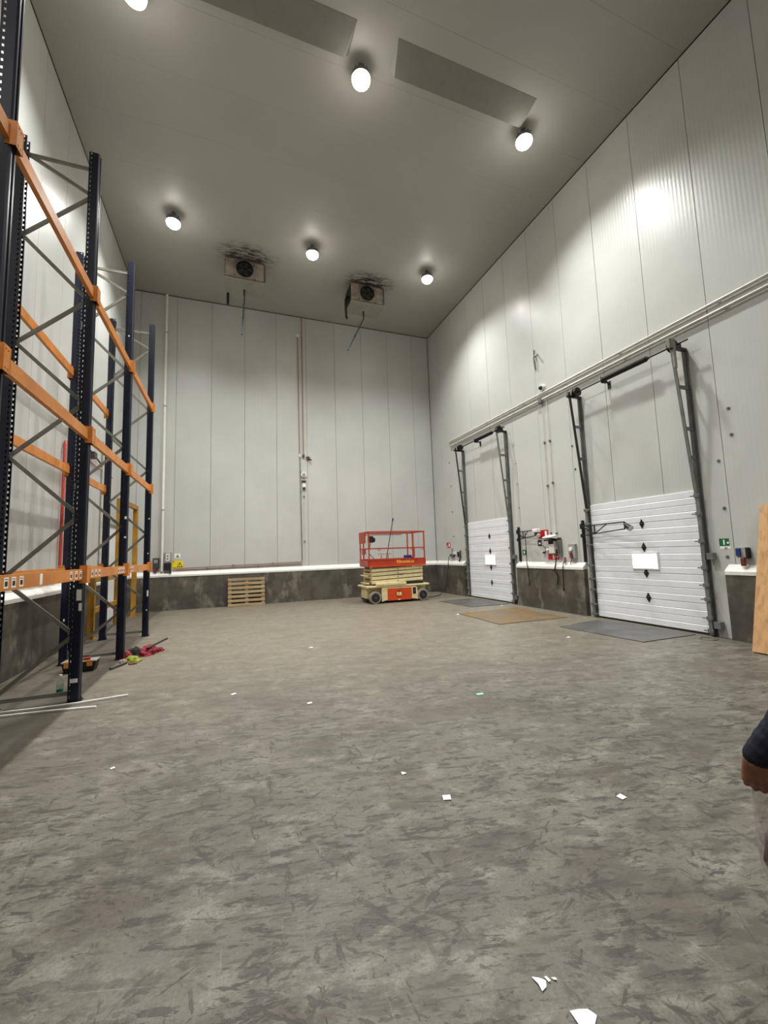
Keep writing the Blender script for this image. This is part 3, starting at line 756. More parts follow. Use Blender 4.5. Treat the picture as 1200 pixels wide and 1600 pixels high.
m = MB(); m.box((-1.97, YB-0.14, 1.265), (-1.775, YB-0.001, 1.49)); m.build('socket', M_blackmat, t, bevel=0.01)
m = MB(); m.cyl((-1.79, YB-0.1, 1.27), (-1.785, YB-0.13, 1.17), 0.03, 10); m.build('plug', M_blackmat, t, smooth=True)
def tri(m, c, s_, ax, nrm, th=0.002):
    """equilateral triangle plate, centre c, in-plane horizontal axis ax, normal nrm"""
    c, ax, nr = Vector(c), Vector(ax), Vector(nrm)
    m.extrude([c-ax*s_*0.5-Vector((0,0,s_*0.4)), c+ax*s_*0.5-Vector((0,0,s_*0.4)), c+Vector((0,0,s_*0.47))], nr*th)
t = thing('warning_sign', (-1.58, YB, 1.28), 'yellow sign with black warning triangle on the far wall', 'sign')
m = MB(); m.box((-1.755, YB-0.006, 1.29), (-1.43, YB-0.001, 1.55)); m.build('plate', M_yellow, t)
m = MB(); tri(m, (-1.53, YB-0.006, 1.42), 0.19, (1,0,0), (0,-1,0)); m.mi = 1; tri(m, (-1.53, YB-0.0075, 1.416), 0.125, (1,0,0), (0,-1,0)); m.mi = 0
m.box((-1.537, YB-0.011, 1.405), (-1.523, YB-0.0095, 1.45)); m.box((-1.537, YB-0.011, 1.385), (-1.523, YB-0.0095, 1.397))
m.box((-1.735, YB-0.008, 1.515), (-1.70, YB-0.006, 1.54)); m.box((-1.735, YB-0.008, 1.34), (-1.62, YB-0.006, 1.347)); m.box((-1.735, YB-0.008, 1.325), (-1.65, YB-0.006, 1.331))
m.build('print', [M_ink, M_yellow], t)
t = thing('warning_sign', (-1.6, YB, 1.64), 'small white sign with green triangle above the yellow sign', 'sign')
m = MB(); m.box((-1.69, YB-0.005, 1.635), (-1.51, YB-0.001, 1.785)); m.build('plate', M_paper, t)
m = MB(); tri(m, (-1.6, YB-0.005, 1.705), 0.12, (1,0,0), (0,-1,0)); m.build('print', M_greenink, t)
m = MB(); m.box((-1.74, YB-0.004, 1.225), (-1.63, YB-0.001, 1.285)); tag(m.build('sticker', M_paper), 'small white sticker below the yellow warning sign', 'sticker')

# ------------------------------------------------------------------ wooden pallet leaning on the kerb
pal = thing('pallet', (0.51, YB-KT-0.1, 0), 'wooden pallet stood on edge against the far kerb', 'pallet')
lean = Matrix.Rotation(-0.055, 3, 'X'); pv = (0.5, YB-KT-0.24, 0.0)
def pbox(a, b, name):
    m = MB(); m.box(a, b, lean, pv); return m.build(name, M_pallet, pal)
y0 = YB-KT-0.24
for k in range(7):
    z = 0.008+k*0.138; pbox((-0.07, y0, z), (1.095, y0+0.02, z+0.085), 'deck_board')
for xx in (-0.06, 0.465, 0.985): 
    pbox((xx, y0+0.0205, 0.008), (xx+0.1, y0+0.042, 0.92), 'stringer_board')
    for z in (0.01, 0.40, 0.78): pbox((xx, y0+0.0425, z), (xx+0.1, y0+0.12, z+0.14), 'block')
for xx in (-0.06, 0.465, 0.985): pbox((xx, y0+0.1205, 0.008), (xx+0.1, y0+0.14, 0.92), 'bottom_board')

# ------------------------------------------------------------------ dock-wall services
xw = XR
cA = conduit('wall_conduit', [(xw-0.045, YF+0.05, 5.67), (xw-0.045, 13.42, 5.67)], 0.03, M_conduit, 'upper of two long pale pipes crossing the dock wall', [(xw-0.035, q, 5.67) for q in (4.2, 6.1, 9.2, 11.0)], 'pipe')
cB = conduit('wall_conduit', [(xw-0.045, YF+0.05, 5.50), (xw-0.045, 13.33, 5.50)], 0.03, M_conduit, 'lower of two long pale pipes crossing the dock wall', [(xw-0.035, q, 5.50) for q in (4.1, 6.0, 9.0, 10.9)], 'pipe')
conduit('drop_conduit', [(xw-0.025, 8.49, 5.46), (xw-0.025, 8.50, 1.9)], 0.008, M_conduit, 'left of two thin conduits dropping between the dock doors', [(xw-0.02, 8.49, q) for q in (4.35, 3.2, 1.96)])
conduit('drop_conduit', [(xw-0.025, 8.30, 5.62), (xw-0.025, 8.30, 1.93)], 0.008, M_conduit, 'right of two thin conduits dropping between the dock doors', [(xw-0.02, 8.30, q) for q in (4.35, 3.25, 1.94)])
t = thing('wall_camera', (xw, 8.41, 5.8), 'small dome camera above the two long pipes on the dock wall', 'camera')
m = MB(); m.cyl((xw-0.001, 8.41, 5.84), (xw-0.08, 8.41, 5.84), 0.075, 18); m.build('base', M_white, t, smooth=True)
m = MB(); m.sphere((xw-0.09, 8.41, 5.81), 0.055); m.build('dome', M_blackmat, t, smooth=True)
m = MB(); m.box((xw-0.10, 8.43, 5.42), (xw-0.02, 8.53, 5.54)); tag(m.build('junction_box', M_galv_dk), 'dark junction box on the lower long pipe of the dock wall', 'junction box')
t = thing('cable_stub', (xw, 8.62, 6.7), 'loose cable stub with bracket high on the dock wall', 'cable')
m = MB(); m.tube([(xw-0.02, 8.64, 6.98), (xw-0.025, 8.645, 6.8), (xw-0.06, 8.62, 6.72), (xw-0.03, 8.6, 6.4)], 0.015, 8); m.build('cable', M_darkbox, t, smooth=True)
m = MB(); m.cyl((xw-0.005, 8.55, 6.83), (xw-0.12, 8.52, 6.72), 0.03, 10); m.build('bracket', M_greybox, t)
# rosette bolts in the wall
BOLTS = [(4.241, 3.811), (4.24, 3.362), (4.472, 2.97), (4.467, 2.158), (4.501, 1.345), (7.594, 4.031), (7.552, 3.453), (13.548, 4.919), (13.491, 3.999), (13.489, 3.03), (13.483, 2.12),
         (9.72, 4.05), (9.70, 3.45), (9.69, 2.75)]
BL = ['highest bolt right of the near dock door', 'second highest bolt right of the near dock door', 'third highest bolt right of the near dock door', 'bolt right of the near dock door, above the green sign',
      'lowest bolt right of the near dock door, under the green sign', 'upper bolt left of the near dock door track', 'lower bolt left of the near dock door track', 'topmost bolt left of the far dock door', 'second bolt from top left of the far dock door',
      'third bolt from top left of the far dock door', 'lowest bolt left of the far dock door', 'upper bolt right of the far dock door', 'middle bolt right of the far dock door', 'lower bolt right of the far dock door']
m = MB(); m.cyl((-0.001, 0, 0), (-0.010, 0, 0), 0.027, 14); m.cyl((-0.010, 0, 0), (-0.022, 0, 0), 0.014, 6); bo = m.build('wall_bolt', M_galv_dk, loc=(0, 0, 0)); bo.location = (xw, BOLTS[0][0], BOLTS[0][1])
for k, (by, bz) in enumerate(BOLTS):
    o = bo if k == 0 else bo.copy()
    if k: col.objects.link(o)
    o.location = (xw, by, bz); tag(o, 'grey '+BL[k], 'bolt', 'through bolts in the dock wall')
conduit('thin_cable', [(xw-0.03, 9.93, 5.1), (xw-0.02, 9.80, 4.5), (xw-0.012, 9.70, 4.05), (xw-0.012, 9.68, 2.3)], 0.008, M_conduit, 'thin pale cable hanging right of the far dock door track', (), 'cable')

def plate_sign(label, y0, y1, z0, z1, mat, marks, cat='sign', name='wall_sign', pm=None):
    """y0 > y1: left/right edges as seen from the room"""
    t = thing(name, (xw, (y0+y1)/2, z0), label, cat)
    m = MB(); m.box((xw-0.006, y1, z0), (xw-0.001, y0, z1)); m.build('plate', mat, t)
    if marks:
        m = MB(); W, Hh = y0-y1, z1-z0
        for (a, b, c, d) in marks: m.box((xw-0.0085, y0-c*W, z0+b*Hh), (xw-0.006, y0-a*W, z0+d*Hh))
        m.build('pictogram', pm or M_paper, t)
    return t
plate_sign('red fire sign on the dock wall near the far corner', 14.05, 13.76, 1.70, 1.90, M_red, [(0.58, 0.2, 0.85, 0.85), (0.2, 0.1, 0.34, 0.4)])
plate_sign('red fire extinguisher sign behind the far lamp arm', 8.98, 8.60, 1.84, 2.06, M_red, [(0.66, 0.18, 0.86, 0.85)])
plate_sign('low red sign under the control box between the dock doors', 8.66, 8.28, 1.28, 1.43, M_red, [(0.42, 0.15, 0.56, 0.85), (0.66, 0.35, 0.86, 0.7)])
plate_sign('small black and white notice under the far lamp arm', 9.02, 8.88, 1.64, 1.80, M_ink, [(0.3, 0.3, 0.75, 0.6)])
plate_sign('small dark green sign beside the far lamp post', 9.66, 9.53, 1.41, 1.55, M_green, [(0.3, 0.25, 0.7, 0.75)])
ge = plate_sign('green emergency exit sign right of the near dock door', 4.60, 4.455, 1.525, 1.65, M_green, [(0.42, 0.15, 0.56, 0.85), (0.8, 0.3, 1.0, 0.55)])
m = MB(); m.box((xw-0.004, 4.44, 1.478), (xw-0.001, 4.595, 1.525)); m.build('caption_strip', M_paper, ge)
m = MB(); m.box((xw-0.009, 4.49, 1.49), (xw-0.004, 4.53, 1.5)); m.build('caption', M_ink, ge)

# pivoting dock lamps
def dock_lamp(label, yp, tip, xa, head_mat):
    t = thing('dock_lamp_arm', (xw, yp, 1.22), label, 'lamp arm', 'pivoting dock lamps')
    m = MB(); m.box((xw-0.06, yp-0.025, 1.225), (xw-0.012, yp+0.025, 2.2)); m.build('post', M_black, t)
    m = MB(); m.box((xw-0.10, yp-0.03, 2.0), (xw-0.06, yp+0.03, 2.12)); m.box((xw-0.10, yp-0.03, 1.80), (xw-0.06, yp+0.03, 1.88)); m.build('pivot', M_black, t)
    a0, b0 = Vector((xw-0.08, yp, 2.06)), Vector((xw-0.08, yp, 1.84)); a1 = Vector((xa, tip, 2.06)); b1 = Vector((xa, tip, 1.92))
    m = MB(); m.bar(a0, a1, 0.024, 0.024); m.build('upper_bar', M_black, t)
    m = MB(); m.bar(b0, b1, 0.02, 0.02); m.build('lower_bar', M_black, t)
    for f in (0.33,):
        p, q = a0.lerp(a1, f), b0.lerp(b1, f)
        m = MB(); m.bar(p, q, 0.02, 0.02); m.build('strut', M_black, t)
        m = MB(); m.bar(a0, q, 0.02, 0.02); m.build('diagonal', M_black, t)
        m = MB(); m.bar(q, a0.lerp(a1, 0.62), 0.016, 0.016); m.build('diagonal', M_black, t)
    m = MB(); m.bar(a1, b1, 0.024, 0.024); m.build('end_bar', M_black, t)
    e = (a1+b1)/2+Vector((0, -0.07, -0.02))
    m = MB(); m.cyl(e+Vector((0, 0.06, 0.05)), e+Vector((-0.02, -0.07, -0.05)), 0.035, 14, 0.06); m.build('lamp_head', M_black, t, smooth=True)
    m = MB(); m.cyl(e+Vector((-0.02, -0.07, -0.05)), e+Vector((-0.022, -0.08, -0.058)), 0.056, 14); m.build('lens', head_mat, t)
    return t
j1 = dock_lamp('black lamp arm with white head between the dock doors', 9.74, 8.92, xw-0.16, M_white)
m = MB(); m.cbox((xw-0.17, 8.86, 2.05), (0.12, 0.2, 0.1)); m.build('head_cover', M_white, j1, bevel=0.02)
dock_lamp('black lamp arm reaching across the near dock door', 7.43, 6.12, xw-0.3, M_greybox)
# control box with hood
t = thing('control_box', (xw, 8.45, 1.42), 'white hooded control box on the wall between the dock doors', 'control box')
m = MB(); m.box((xw-0.1, 8.34, 1.44), (xw-0.001, 8.52, 1.76)); m.build('body', M_white, t, bevel=0.01)
m = MB(); m.extrude([(xw-0.001, 8.28, 1.92), (xw-0.22, 8.28, 1.86), (xw-0.22, 8.28, 1.84), (xw-0.001, 8.28, 1.80)], (0, 0.32, 0)); m.build('hood', M_white, t)
m = MB(); m.box((xw-0.20, 8.31, 1.76), (xw-0.001, 8.57, 1.80)); m.box((xw-0.105, 8.35, 1.68), (xw-0.1, 8.52, 1.78)); m.build('display', M_blackmat, t)
m = MB(); m.sphere((xw-0.11, 8.56, 1.53), 0.045); m.build('knob', M_white, t, smooth=True)
for yy, zz in ((8.31, 1.46), (8.31, 1.52), (8.78, 1.46)):
    m = MB(); m.cyl((xw-0.001, yy, zz), (xw-0.06, yy, zz), 0.025, 10); m.build('button', M_blackmat, t)
m = MB(); m.tube([(xw-0.02, 8.75, 1.47), (xw-0.05, 8.68, 1.58), (xw-0.08, 8.58, 1.55)], 0.012, 8); m.tube([(xw-0.02, 8.85, 1.66), (xw-0.05, 8.7, 1.6), (xw-0.08, 8.58, 1.5)], 0.010, 8); m.build('wiring', M_darkbox, t, smooth=True)
t = thing('push_button_station', (xw, 8.2, 1.35), 'narrow grey push button station right of the control box', 'switch box')
m = MB(); m.box((xw-0.07, 8.15, 1.36), (xw-0.001, 8.25, 1.78)); m.build('body', M_galv_dk, t, bevel=0.006)
m = MB(); m.cyl((xw-0.04, 8.2, 1.78), (xw-0.04, 8.2, 1.83), 0.045, 12); m.build('cable_gland', M_blackmat, t)
m = MB(); m.box((xw-0.073, 8.18, 1.42), (xw-0.07, 8.22, 1.72)); m.build('face_plate', M_darkbox, t)
t = thing('socket_box', (xw, 7.79, 1.3), 'grey wall socket with white cap and brown plug left of the near door', 'socket')
m = MB(); m.box((xw-0.08, 7.69, 1.31), (xw-0.001, 7.89, 1.66)); m.build('body', M_greybox, t, bevel=0.008)
m = MB(); m.cyl((xw-0.08, 7.80, 1.54), (xw-0.11, 7.80, 1.54), 0.05, 16); m.build('cap', M_white, t, smooth=True)
m = MB(); m.cyl((xw-0.11, 7.79, 1.45), (xw-0.1, 7.77, 1.33), 0.03, 12); m.build('plug', M_brownred, t, smooth=True)
m = MB(); m.tube([(xw-0.1, 7.77, 1.33), (xw-0.1, 7.80, 1.26), (xw-0.12, 7.81, 1.17)], 0.009, 8); m.build('lead', M_brownred, t, smooth=True)
# cables hanging over the kerb
kx = xw-KT-0.035
conduit('hanging_cable', [(xw-0.13, 9.36, 2.05), (xw-0.14, 9.34, 1.6), (xw-0.155, 9.33, 1.2), (kx, 9.30, 0.95), (kx-0.02, 9.27, 0.8), (kx, 9.27, 0.68), (kx, 9.31, 0.58)], 0.011, M_black, 'black cable hanging from the far lamp arm down over the kerb', (), 'cable')
conduit('hanging_cable', [(xw-0.07, 8.29, 1.42), (xw-0.12, 8.29, 1.2), (kx, 8.30, 1.05), (kx, 8.34, 0.99), (kx-0.03, 8.22, 0.98), (kx, 8.2, 0.85), (kx, 8.24, 0.72), (kx, 8.25, 0.66)], 0.014, M_black, 'looped black cable hanging below the control box over the kerb', (), 'cable')
hc = conduit('hanging_cable', [(xw-0.13, 8.02, 1.22), (kx, 8.03, 1.1), (kx, 8.04, 0.8), (kx, 8.05, 0.58)], 0.010, M_black, 'black cable with brown plug hanging over the kerb between the doors', (), 'cable')
m = MB(); m.cyl((xw-0.06, 8.03, 1.33), (xw-0.11, 8.0, 1.21), 0.03, 12); m.build('plug', M_brownred, hc, smooth=True)
m = MB(); m.cyl((kx, 8.05, 0.6), (kx, 8.05, 0.53), 0.02, 10); m.build('end_plug', M_black, hc)
# sockets right of near door
t = thing('power_socket', (xw, 4.245, 1.3), 'blue and grey power socket with brown plug on the right kerb capping', 'socket')
m = MB(); m.box((xw-0.1, 4.185, 1.335), (xw-0.001, 4.315, 1.5)); m.build('body', M_greybox, t, bevel=0.006)
m = MB(); m.box((xw-0.125, 4.245, 1.36), (xw-0.1, 4.312, 1.485)); m.build('lid', M_blue, t, bevel=0.006)
m = MB(); m.box((xw-0.1, 4.165, 1.32), (xw-0.001, 4.184, 1.49)); m.build('side_cover', M_blackmat, t)
m = MB(); m.box((xw-0.13, 4.20, 1.2), (xw-0.07, 4.255, 1.335)); m.build('plug', M_brownred, t, bevel=0.01)
# fittings near the far corner
t = thing('valve_cluster', (xw, 13.55, 1.35), 'small dark cable fittings on the wall above the far corner capping', 'fitting')
m = MB(); m.box((xw-0.06, 13.48, 1.38), (xw-0.001, 13.66, 1.46)); m.cyl((xw-0.05, 13.55, 1.44), (xw-0.1, 13.50, 1.32), 0.03, 10); m.cyl((xw-0.04, 13.74, 1.44), (xw-0.06, 13.70, 1.40), 0.03, 10); m.build('clamp', M_darkbox, t)
m = MB(); m.box((xw-0.05, 13.56, 1.52), (xw-0.001, 13.64, 1.68)); m.build('gauge', M_greybox, t)
m = MB(); m.box((xw-0.06, 13.36, 1.45), (xw-0.001, 13.5, 1.54)); m.build('cover', M_white, t)
t = thing('brush_hook', (xw, 13.0, 1.2), 'curved black handle hanging left of the far dock door', 'hook')
m = MB(); m.tube([(xw-0.05, 12.98, 1.58), (xw-0.08, 12.95, 1.48), (xw-0.08, 12.95, 1.34), (xw-0.10, 13.0, 1.2)], 0.028, 10); m.build('handle', M_blackmat, t, smooth=True)
m = MB(); m.box((xw-0.05, 13.15, 1.36), (xw-0.001, 13.22, 1.54)); m.build('bracket', M_blackmat, t)
conduit('charging_cable', [(xw-0.1, 13.72, 1.38), (xw-0.16, 13.72, 1.15), (kx-0.0, 13.73, 0.98), (xw-0.25, 13.7, 0.55), (xw-0.5, 13.6, 0.12), (xw-0.72, 13.45, 0.012), (xw-1.1, 13.2, 0.012), (6.2, 13.1, 0.012), (6.1, 12.95, 0.03)], 0.012, M_black, 'black charging cable from the far corner to the scissor lift', (), 'cable')
m = MB()
for k in range(1):
    pts = [(7.45+0.13*math.cos(a*0.35), 4.72+0.12*math.sin(a*0.35), 0.008) for a in range(16)]
    m.tube(pts, 0.006, 6)
tag(m.build('wire_loop', M_galv_dk, smooth=True), 'thin wire loop lying on the floor by the near door', 'wire')

# ------------------------------------------------------------------ floor plates by the doors
def floor_plate(label, pts, mat, th=0.012):
    m = MB(); m.extrude([(x, y, 0.001) for x, y in pts], (0, 0, th)); return tag(m.build('floor_plate', mat, bevel=0.004), label, 'floor plate')
floor_plate('smooth grey plate in front of the far dock door', [(7.58, 10.16), (7.58, 11.92), (6.22, 11.9), (6.34, 10.2)], M_plate_grey)
floor_plate('dark grey plate in front of the near dock door', [(7.6, 5.02), (7.6, 6.98), (6.2, 6.72), (6.34, 5.03)], M_plate_grey)
floor_plate('rusty brown steel plate between the two dock doors', [(7.18, 7.5), (7.18, 9.4), (5.42, 9.3), (5.36, 7.56)], M_rust)

# ------------------------------------------------------------------ timber board leaning on the dock wall
lb = thing('timber_board', (7.1, 3.3, 0), 'knotty pine board leaning on the dock wall at the right edge', 'board')
m = MB(); a = Vector((7.02, 3.885, 0.017)); b = Vector((7.735, 3.945, 2.15)); d = Vector((b.x-a.x, 0, b.z-a.z)).normalized(); nrm = Vector((-d.z, 0, d.x))
p = [a, b, b-nrm*0.035, a-nrm*0.035]
m.extrude([(q.x, q.y, q.z) for q in p], (0, -1.15, 0))
m.build('plank', M_pine, lb, bevel=0.003)

# ------------------------------------------------------------------ scissor lift
L = thing('scissor_lift', (5.1, 12.98, 0), 'red and cream scissor lift parked near the far corner', 'scissor lift')
LX0, LX1, LY0, LY1 = 4.02, 6.16, 12.46, 13.42
for wx in (4.28, 5.93):
    for yy, sg in ((12.42, 1), (13.46, -1)):
        m = MB(); m.cyl((wx, yy, 0.195), (wx, yy+sg*0.16, 0.195), 0.193, 28); w_ = m.build('wheel', M_rubber, L, smooth=True, bevel=0.012)
        m = MB(); m.cyl((wx, yy-sg*0.004, 0.195), (wx, yy+sg*0.02, 0.195), 0.138, 24); m.build('wheel_hub', M_blackmat, w_, smooth=True)
        m = MB(); m.cyl((wx, yy-sg*0.012, 0.195), (wx, yy, 0.195), 0.045, 14); m.build('hub_cap', M_darkbox, w_, smooth=True)
m = MB(); m.box((4.52, LY0, 0.09), (5.70, LY1, 0.50)); m.box((4.06, LY0+0.19, 0.16), (6.12, LY1-0.19, 0.50)); m.build('chassis', M_liftcream, L, bevel=0.01)
m = MB(); m.extrude([(4.50, LY0-0.012, 0.06), (4.68, LY0-0.012, 0.10), (4.68, LY0-0.012, 0.47), (4.50, LY0-0.012, 0.47)], (0, 0.03, 0)); m.build('side_plate', M_liftcream, L)
m = MB(); m.extrude([(5.54, LY0-0.012, 0.10), (5.76, LY0-0.012, 0.07), (5.76, LY0-0.012, 0.20), (5.72, LY0-0.012, 0.47), (5.54, LY0-0.012, 0.47)], (0, 0.03, 0)); m.build('side_plate', M_liftcream, L)
m = MB(); m.box((5.575, LY0-0.02, 0.24), (5.685, LY0-0.011, 0.45)); m.build('control_panel', M_blackmat, L, bevel=0.006)
m = MB(); m.box((5.62, LY0-0.024, 0.33), (5.64, LY0-0.02, 0.35)); m.build('key_switch', M_greybox, L)
m = MB(); m.box((4.70, LY0-0.02, 0.075), (5.53, LY0+0.01, 0.455)); op = m.build('battery_cover', M_liftorange, L, bevel=0.008)
m = MB(); m.box((5.04, LY0-0.023, 0.085), (5.13, LY0-0.02, 0.105)); m.build('tag_plate', M_paper, op)
m = MB(); m.ring((5.09, LY0-0.022, 0.275), (0, 1, 0), 0.088, 0.112, 0.004, 32); m.build('logo_ring', M_logodark, op)
m = MB(); m.extrude([(5.09+0.088*math.cos(a), LY0-0.0205, 0.275+0.088*math.sin(a)) for a in [math.radians(q) for q in range(35, 150, 8)]], (0, -0.002, 0)); m.build('logo_top', M_logodark, op)
text_part('RB', 0.155, (5.09, LY0-0.026, 0.27), (1, 0, 0), (0, 0, 1), M_logo, op, 'logo_lettering', 0.001, 0.004)
# deck of the chassis
m = MB(); m.box((LX0-0.02, LY0-0.02, 0.505), (LX1+0.02, LY1+0.02, 0.56)); m.build('base_deck', M_liftcream, L, bevel=0.012)
m = MB(); m.box((4.32, LY0-0.04, 0.56), (5.35, LY0+0.06, 0.64)); m.build('guide_rail', M_liftcream, L, bevel=0.01)
m = MB(); m.box((5.35, LY0+0.02, 0.565), (5.98, LY0+0.05, 0.64)); m.build('slide_slot', M_blackmat, L)
# folded scissor arms, two rows front and back
zz = 0.60
for row, yy in enumerate((LY0+0.02, LY1-0.10)):
    for k in range(4):
        z = 0.635+k*0.125; tl = 0.035 if k % 2 == 0 else 0.035
        p0, p1 = Vector((4.20, yy+0.04, z+0.03)), Vector((5.98, yy+0.04, z+0.03+tl*1.6))
        m = MB(); m.bar(p0, p1, 0.055, 0.098); a_ = m.build('scissor_arm', M_liftcream, L, bevel=0.012)
        p0, p1 = Vector((4.20, yy+0.11*(1 if row == 0 else -1)+0.04, z+0.10)), Vector((5.98, yy+0.11*(1 if row == 0 else -1)+0.04, z+0.02))
        m = MB(); m.bar(p0, p1, 0.05, 0.09); m.build('scissor_arm', M_liftcream, L)
        m = MB(); m.cyl((5.09, yy+0.005, z+0.058), (5.09, yy+0.02, z+0.058), 0.022, 12); m.build('pivot_pin', M_galv_dk, a_)
for k in range(4):
    z = 0.66+k*0.125
    for xx in (4.24, 5.94):
        m = MB(); m.cyl((xx, LY0+0.06, z+0.01), (xx, LY1-0.06, z+0.01), 0.028, 10); m.build('cross_tube', M_liftcream, L)
m = MB(); m.cyl((4.6, 12.95, 0.66), (5.6, 12.95, 0.95), 0.06, 14); m.build('hydraulic_ram', M_black, L)
# platform
PX0, PX1, PY0, PY1 = 4.10, 6.08, 12.48, 13.40
m = MB(); m.box((PX0, PY0, 1.155), (PX1, PY1, 1.215)); m.build('platform_deck', M_liftred, L)
m = MB(); m.box((PX0, PY0-0.02, 1.175), (PX1, PY0, 1.40)); ft = m.build('toe_board', M_liftred, L)
m = MB(); m.box((PX0+0.01, PY0-0.03, 1.38), (PX1-0.01, PY0-0.02, 1.40)); m.box((PX0+0.01, PY0-0.035, 1.15), (PX1-0.01, PY0-0.02, 1.205)); m.build('edge_rail', M_liftorange, ft)
text_part('RBrental.cz', 0.135, (5.35, PY0-0.0225, 1.295), (1, 0, 0), (0, 0, 1), M_text, ft, 'lettering', 0.001, 0.004)
m = MB(); m.box((PX0, PY1, 1.175), (PX1, PY1+0.02, 1.40)); m.build('toe_board', M_liftred, L)
for xx in (PX0-0.02, PX1):
    m = MB(); m.box((xx, PY0, 1.175), (xx+0.02, PY1, 1.36)); m.build('toe_board', M_liftred, L)
def rail(p0, p1, r=0.021, name='guard_rail'):
    m = MB(); m.bar(p0, p1, r*2, r*2); return m.build(name, M_liftred, L, bevel=0.006)
for (xx, yy) in ((PX0+0.02, PY0), (PX1-0.02, PY0), (PX0+0.02, PY1), (PX1-0.02, PY1), (5.66, PY0), (PX0, 12.98), (5.86, PY1)):
    rail((xx, yy, 1.2), (xx, yy, 2.27), 0.02, 'rail_post')
for yy in (PY0, PY1):
    rail((PX0, yy, 2.27), (PX1, yy, 2.27)); rail((PX0, yy, 1.74), (PX1, yy, 1.74), 0.016)
    rail((PX0+0.1, yy+0.03, 2.215), (5.68, yy+0.03, 2.215), 0.013)
for xx in (PX0, PX1):
    rail((xx, PY0, 2.27), (xx, PY1, 2.27)); rail((xx, PY0, 1.74), (xx, PY1, 1.74), 0.016)
for xx in (PX0+0.36, 5.60, 5.98):
    m = MB(); m.ring((xx, PY0-0.01, 1.70), (0, 1, 0), 0.028, 0.042, 0.014, 18); m.build('lanyard_ring', M_liftred, L)
m = MB(); m.box((5.65, PY0-0.015, 1.42), (5.71, PY0+0.015, 1.76)); m.build('rail_sleeve', M_liftred, L)
m = MB(); m.box((PX0-0.03, PY0+0.28, 1.92), (PX0+0.01, PY1-0.02, 2.26)); m.build('document_box', M_liftred, L, bevel=0.01)
m = MB(); m.box((PX0-0.03, PY0+0.35, 1.56), (PX0+0.03, PY0+0.62, 1.76)); m.build('gate_box', M_liftred, L, bevel=0.01)
m = MB(); m.box((PX0+0.05, PY0+0.03, 1.93), (PX0+0.19, PY0+0.2, 2.14)); m.sphere((PX0+0.23, PY0+0.12, 2.02), 0.07, (0.8, 1, 1.2)); m.build('operator_control', M_blackmat, L, bevel=0.01)
m = MB(); m.tube([(PX0+0.12, PY0+0.12, 1.93), (PX0+0.06, PY0+0.15, 1.6), (PX0+0.3, PY0+0.2, 1.35), (PX0+0.2, PY0+0.25, 1.22)], 0.012, 8); m.build('control_lead', M_black, L, smooth=True)
for xx in (4.75, 5.0):
    m = MB(); m.bar((xx, PY1-0.3, 1.52), (xx+0.02, PY1-0.3, 1.22), 0.02, 0.02); m.bar((xx-0.1, PY1-0.3, 1.56), (xx+0.12, PY1-0.3, 1.55), 0.02, 0.02); m.build('folded_bracket', M_liftred, L)
# ladder step at left end
for z in (0.62, 0.86):
    m = MB(); m.box((PX0-0.05, PY0+0.15, z), (PX0+0.06, PY1-0.15, z+0.03)); m.build('step', M_liftcream, L)
m = MB(); m.cyl((4.77, 12.75, 1.217), (5.03, 12.62, 2.70), 0.014, 10); pl = tag(m.build('pole', M_darkbox, smooth=True), 'thin dark pole standing in the scissor lift basket', 'pole')
m = MB(); m.cyl((5.02, 12.625, 2.62), (5.034, 12.618, 2.72), 0.022, 10); m.build('grip', M_blackmat, pl)
t = thing('tool_case', (5.55, 12.66, 1.217), 'blue tool case standing on the scissor lift platform', 'tool case')
m = MB(); m.box((5.42, 12.56, 1.217), (5.70, 12.76, 1.50)); m.build('body', M_blue, t, bevel=0.012)
m = MB(); m.box((5.63, 12.552, 1.44), (5.66, 12.56, 1.48)); m.build('latch', M_white, t)

# ------------------------------------------------------------------ small things on the floor
def paper(label, pts, mat=None, name='paper_scrap', cat='paper', th=0.0015, curl=0.004):
    m = MB(); n = len(pts)
    c = Vector((sum(p[0] for p in pts)/n, sum(p[1] for p in pts)/n, 0))
    top = [(x, y, 0.002+th+curl*(0.3+0.7*((i*7) % 3)/2)) for i, (x, y) in enumerate(pts)]; bot = [(x, y, z-th) for x, y, z in top]
    q = top+bot+[(c.x, c.y, 0.002+th), (c.x, c.y, 0.002)]
    fs = [(i, (i+1) % n, 2*n) for i in range(n)]+[(n+(i+1) % n, n+i, 2*n+1) for i in range(n)]+[(i, n+i, n+(i+1) % n, (i+1) % n) for i in range(n)]
    m.add(q, fs); return tag(m.build(name, mat or M_paper), label, cat, 'scraps of paper on the floor')
def sq(x, y, s_, a, asp=1.0):
    r = []
    for u, v in ((-1,-1),(1,-1),(1,1),(-1,1)):
        u *= s_/2; v *= s_*asp/2; r.append((x+u*math.cos(a)-v*math.sin(a), y+u*math.sin(a)+v*math.cos(a)))
    return r
paper('square white paper scrap in the middle of the floor', sq(1.325, 2.548, 0.05, -0.36))
paper('white paper scrap lying at an angle on the right side of the floor', sq(2.341, 2.11, 0.042, 0.15))
paper('tiny torn paper left above the square scrap', [(1.17, 2.92), (1.205, 2.925), (1.19, 2.945), (1.175, 2.96)])
paper('mint green card scrap on the mid floor', sq(2.604, 4.106, 0.075, -0.2, 0.6), M_mint)
paper('small far white scrap on the floor in line with the scissor lift', sq(1.321, 7.357, 0.06, 0.3, 0.8))
paper('small white scrap left of centre beyond the mid floor', sq(0.043, 5.354, 0.055, 0.5, 0.7))
paper('small white scrap at the centre of the floor', sq(0.814, 4.663, 0.048, 0.1, 0.8))
paper('tiny white scrap on the floor near the dark strip under the rack', sq(-0.85, 3.923, 0.028, 0.4, 0.9))
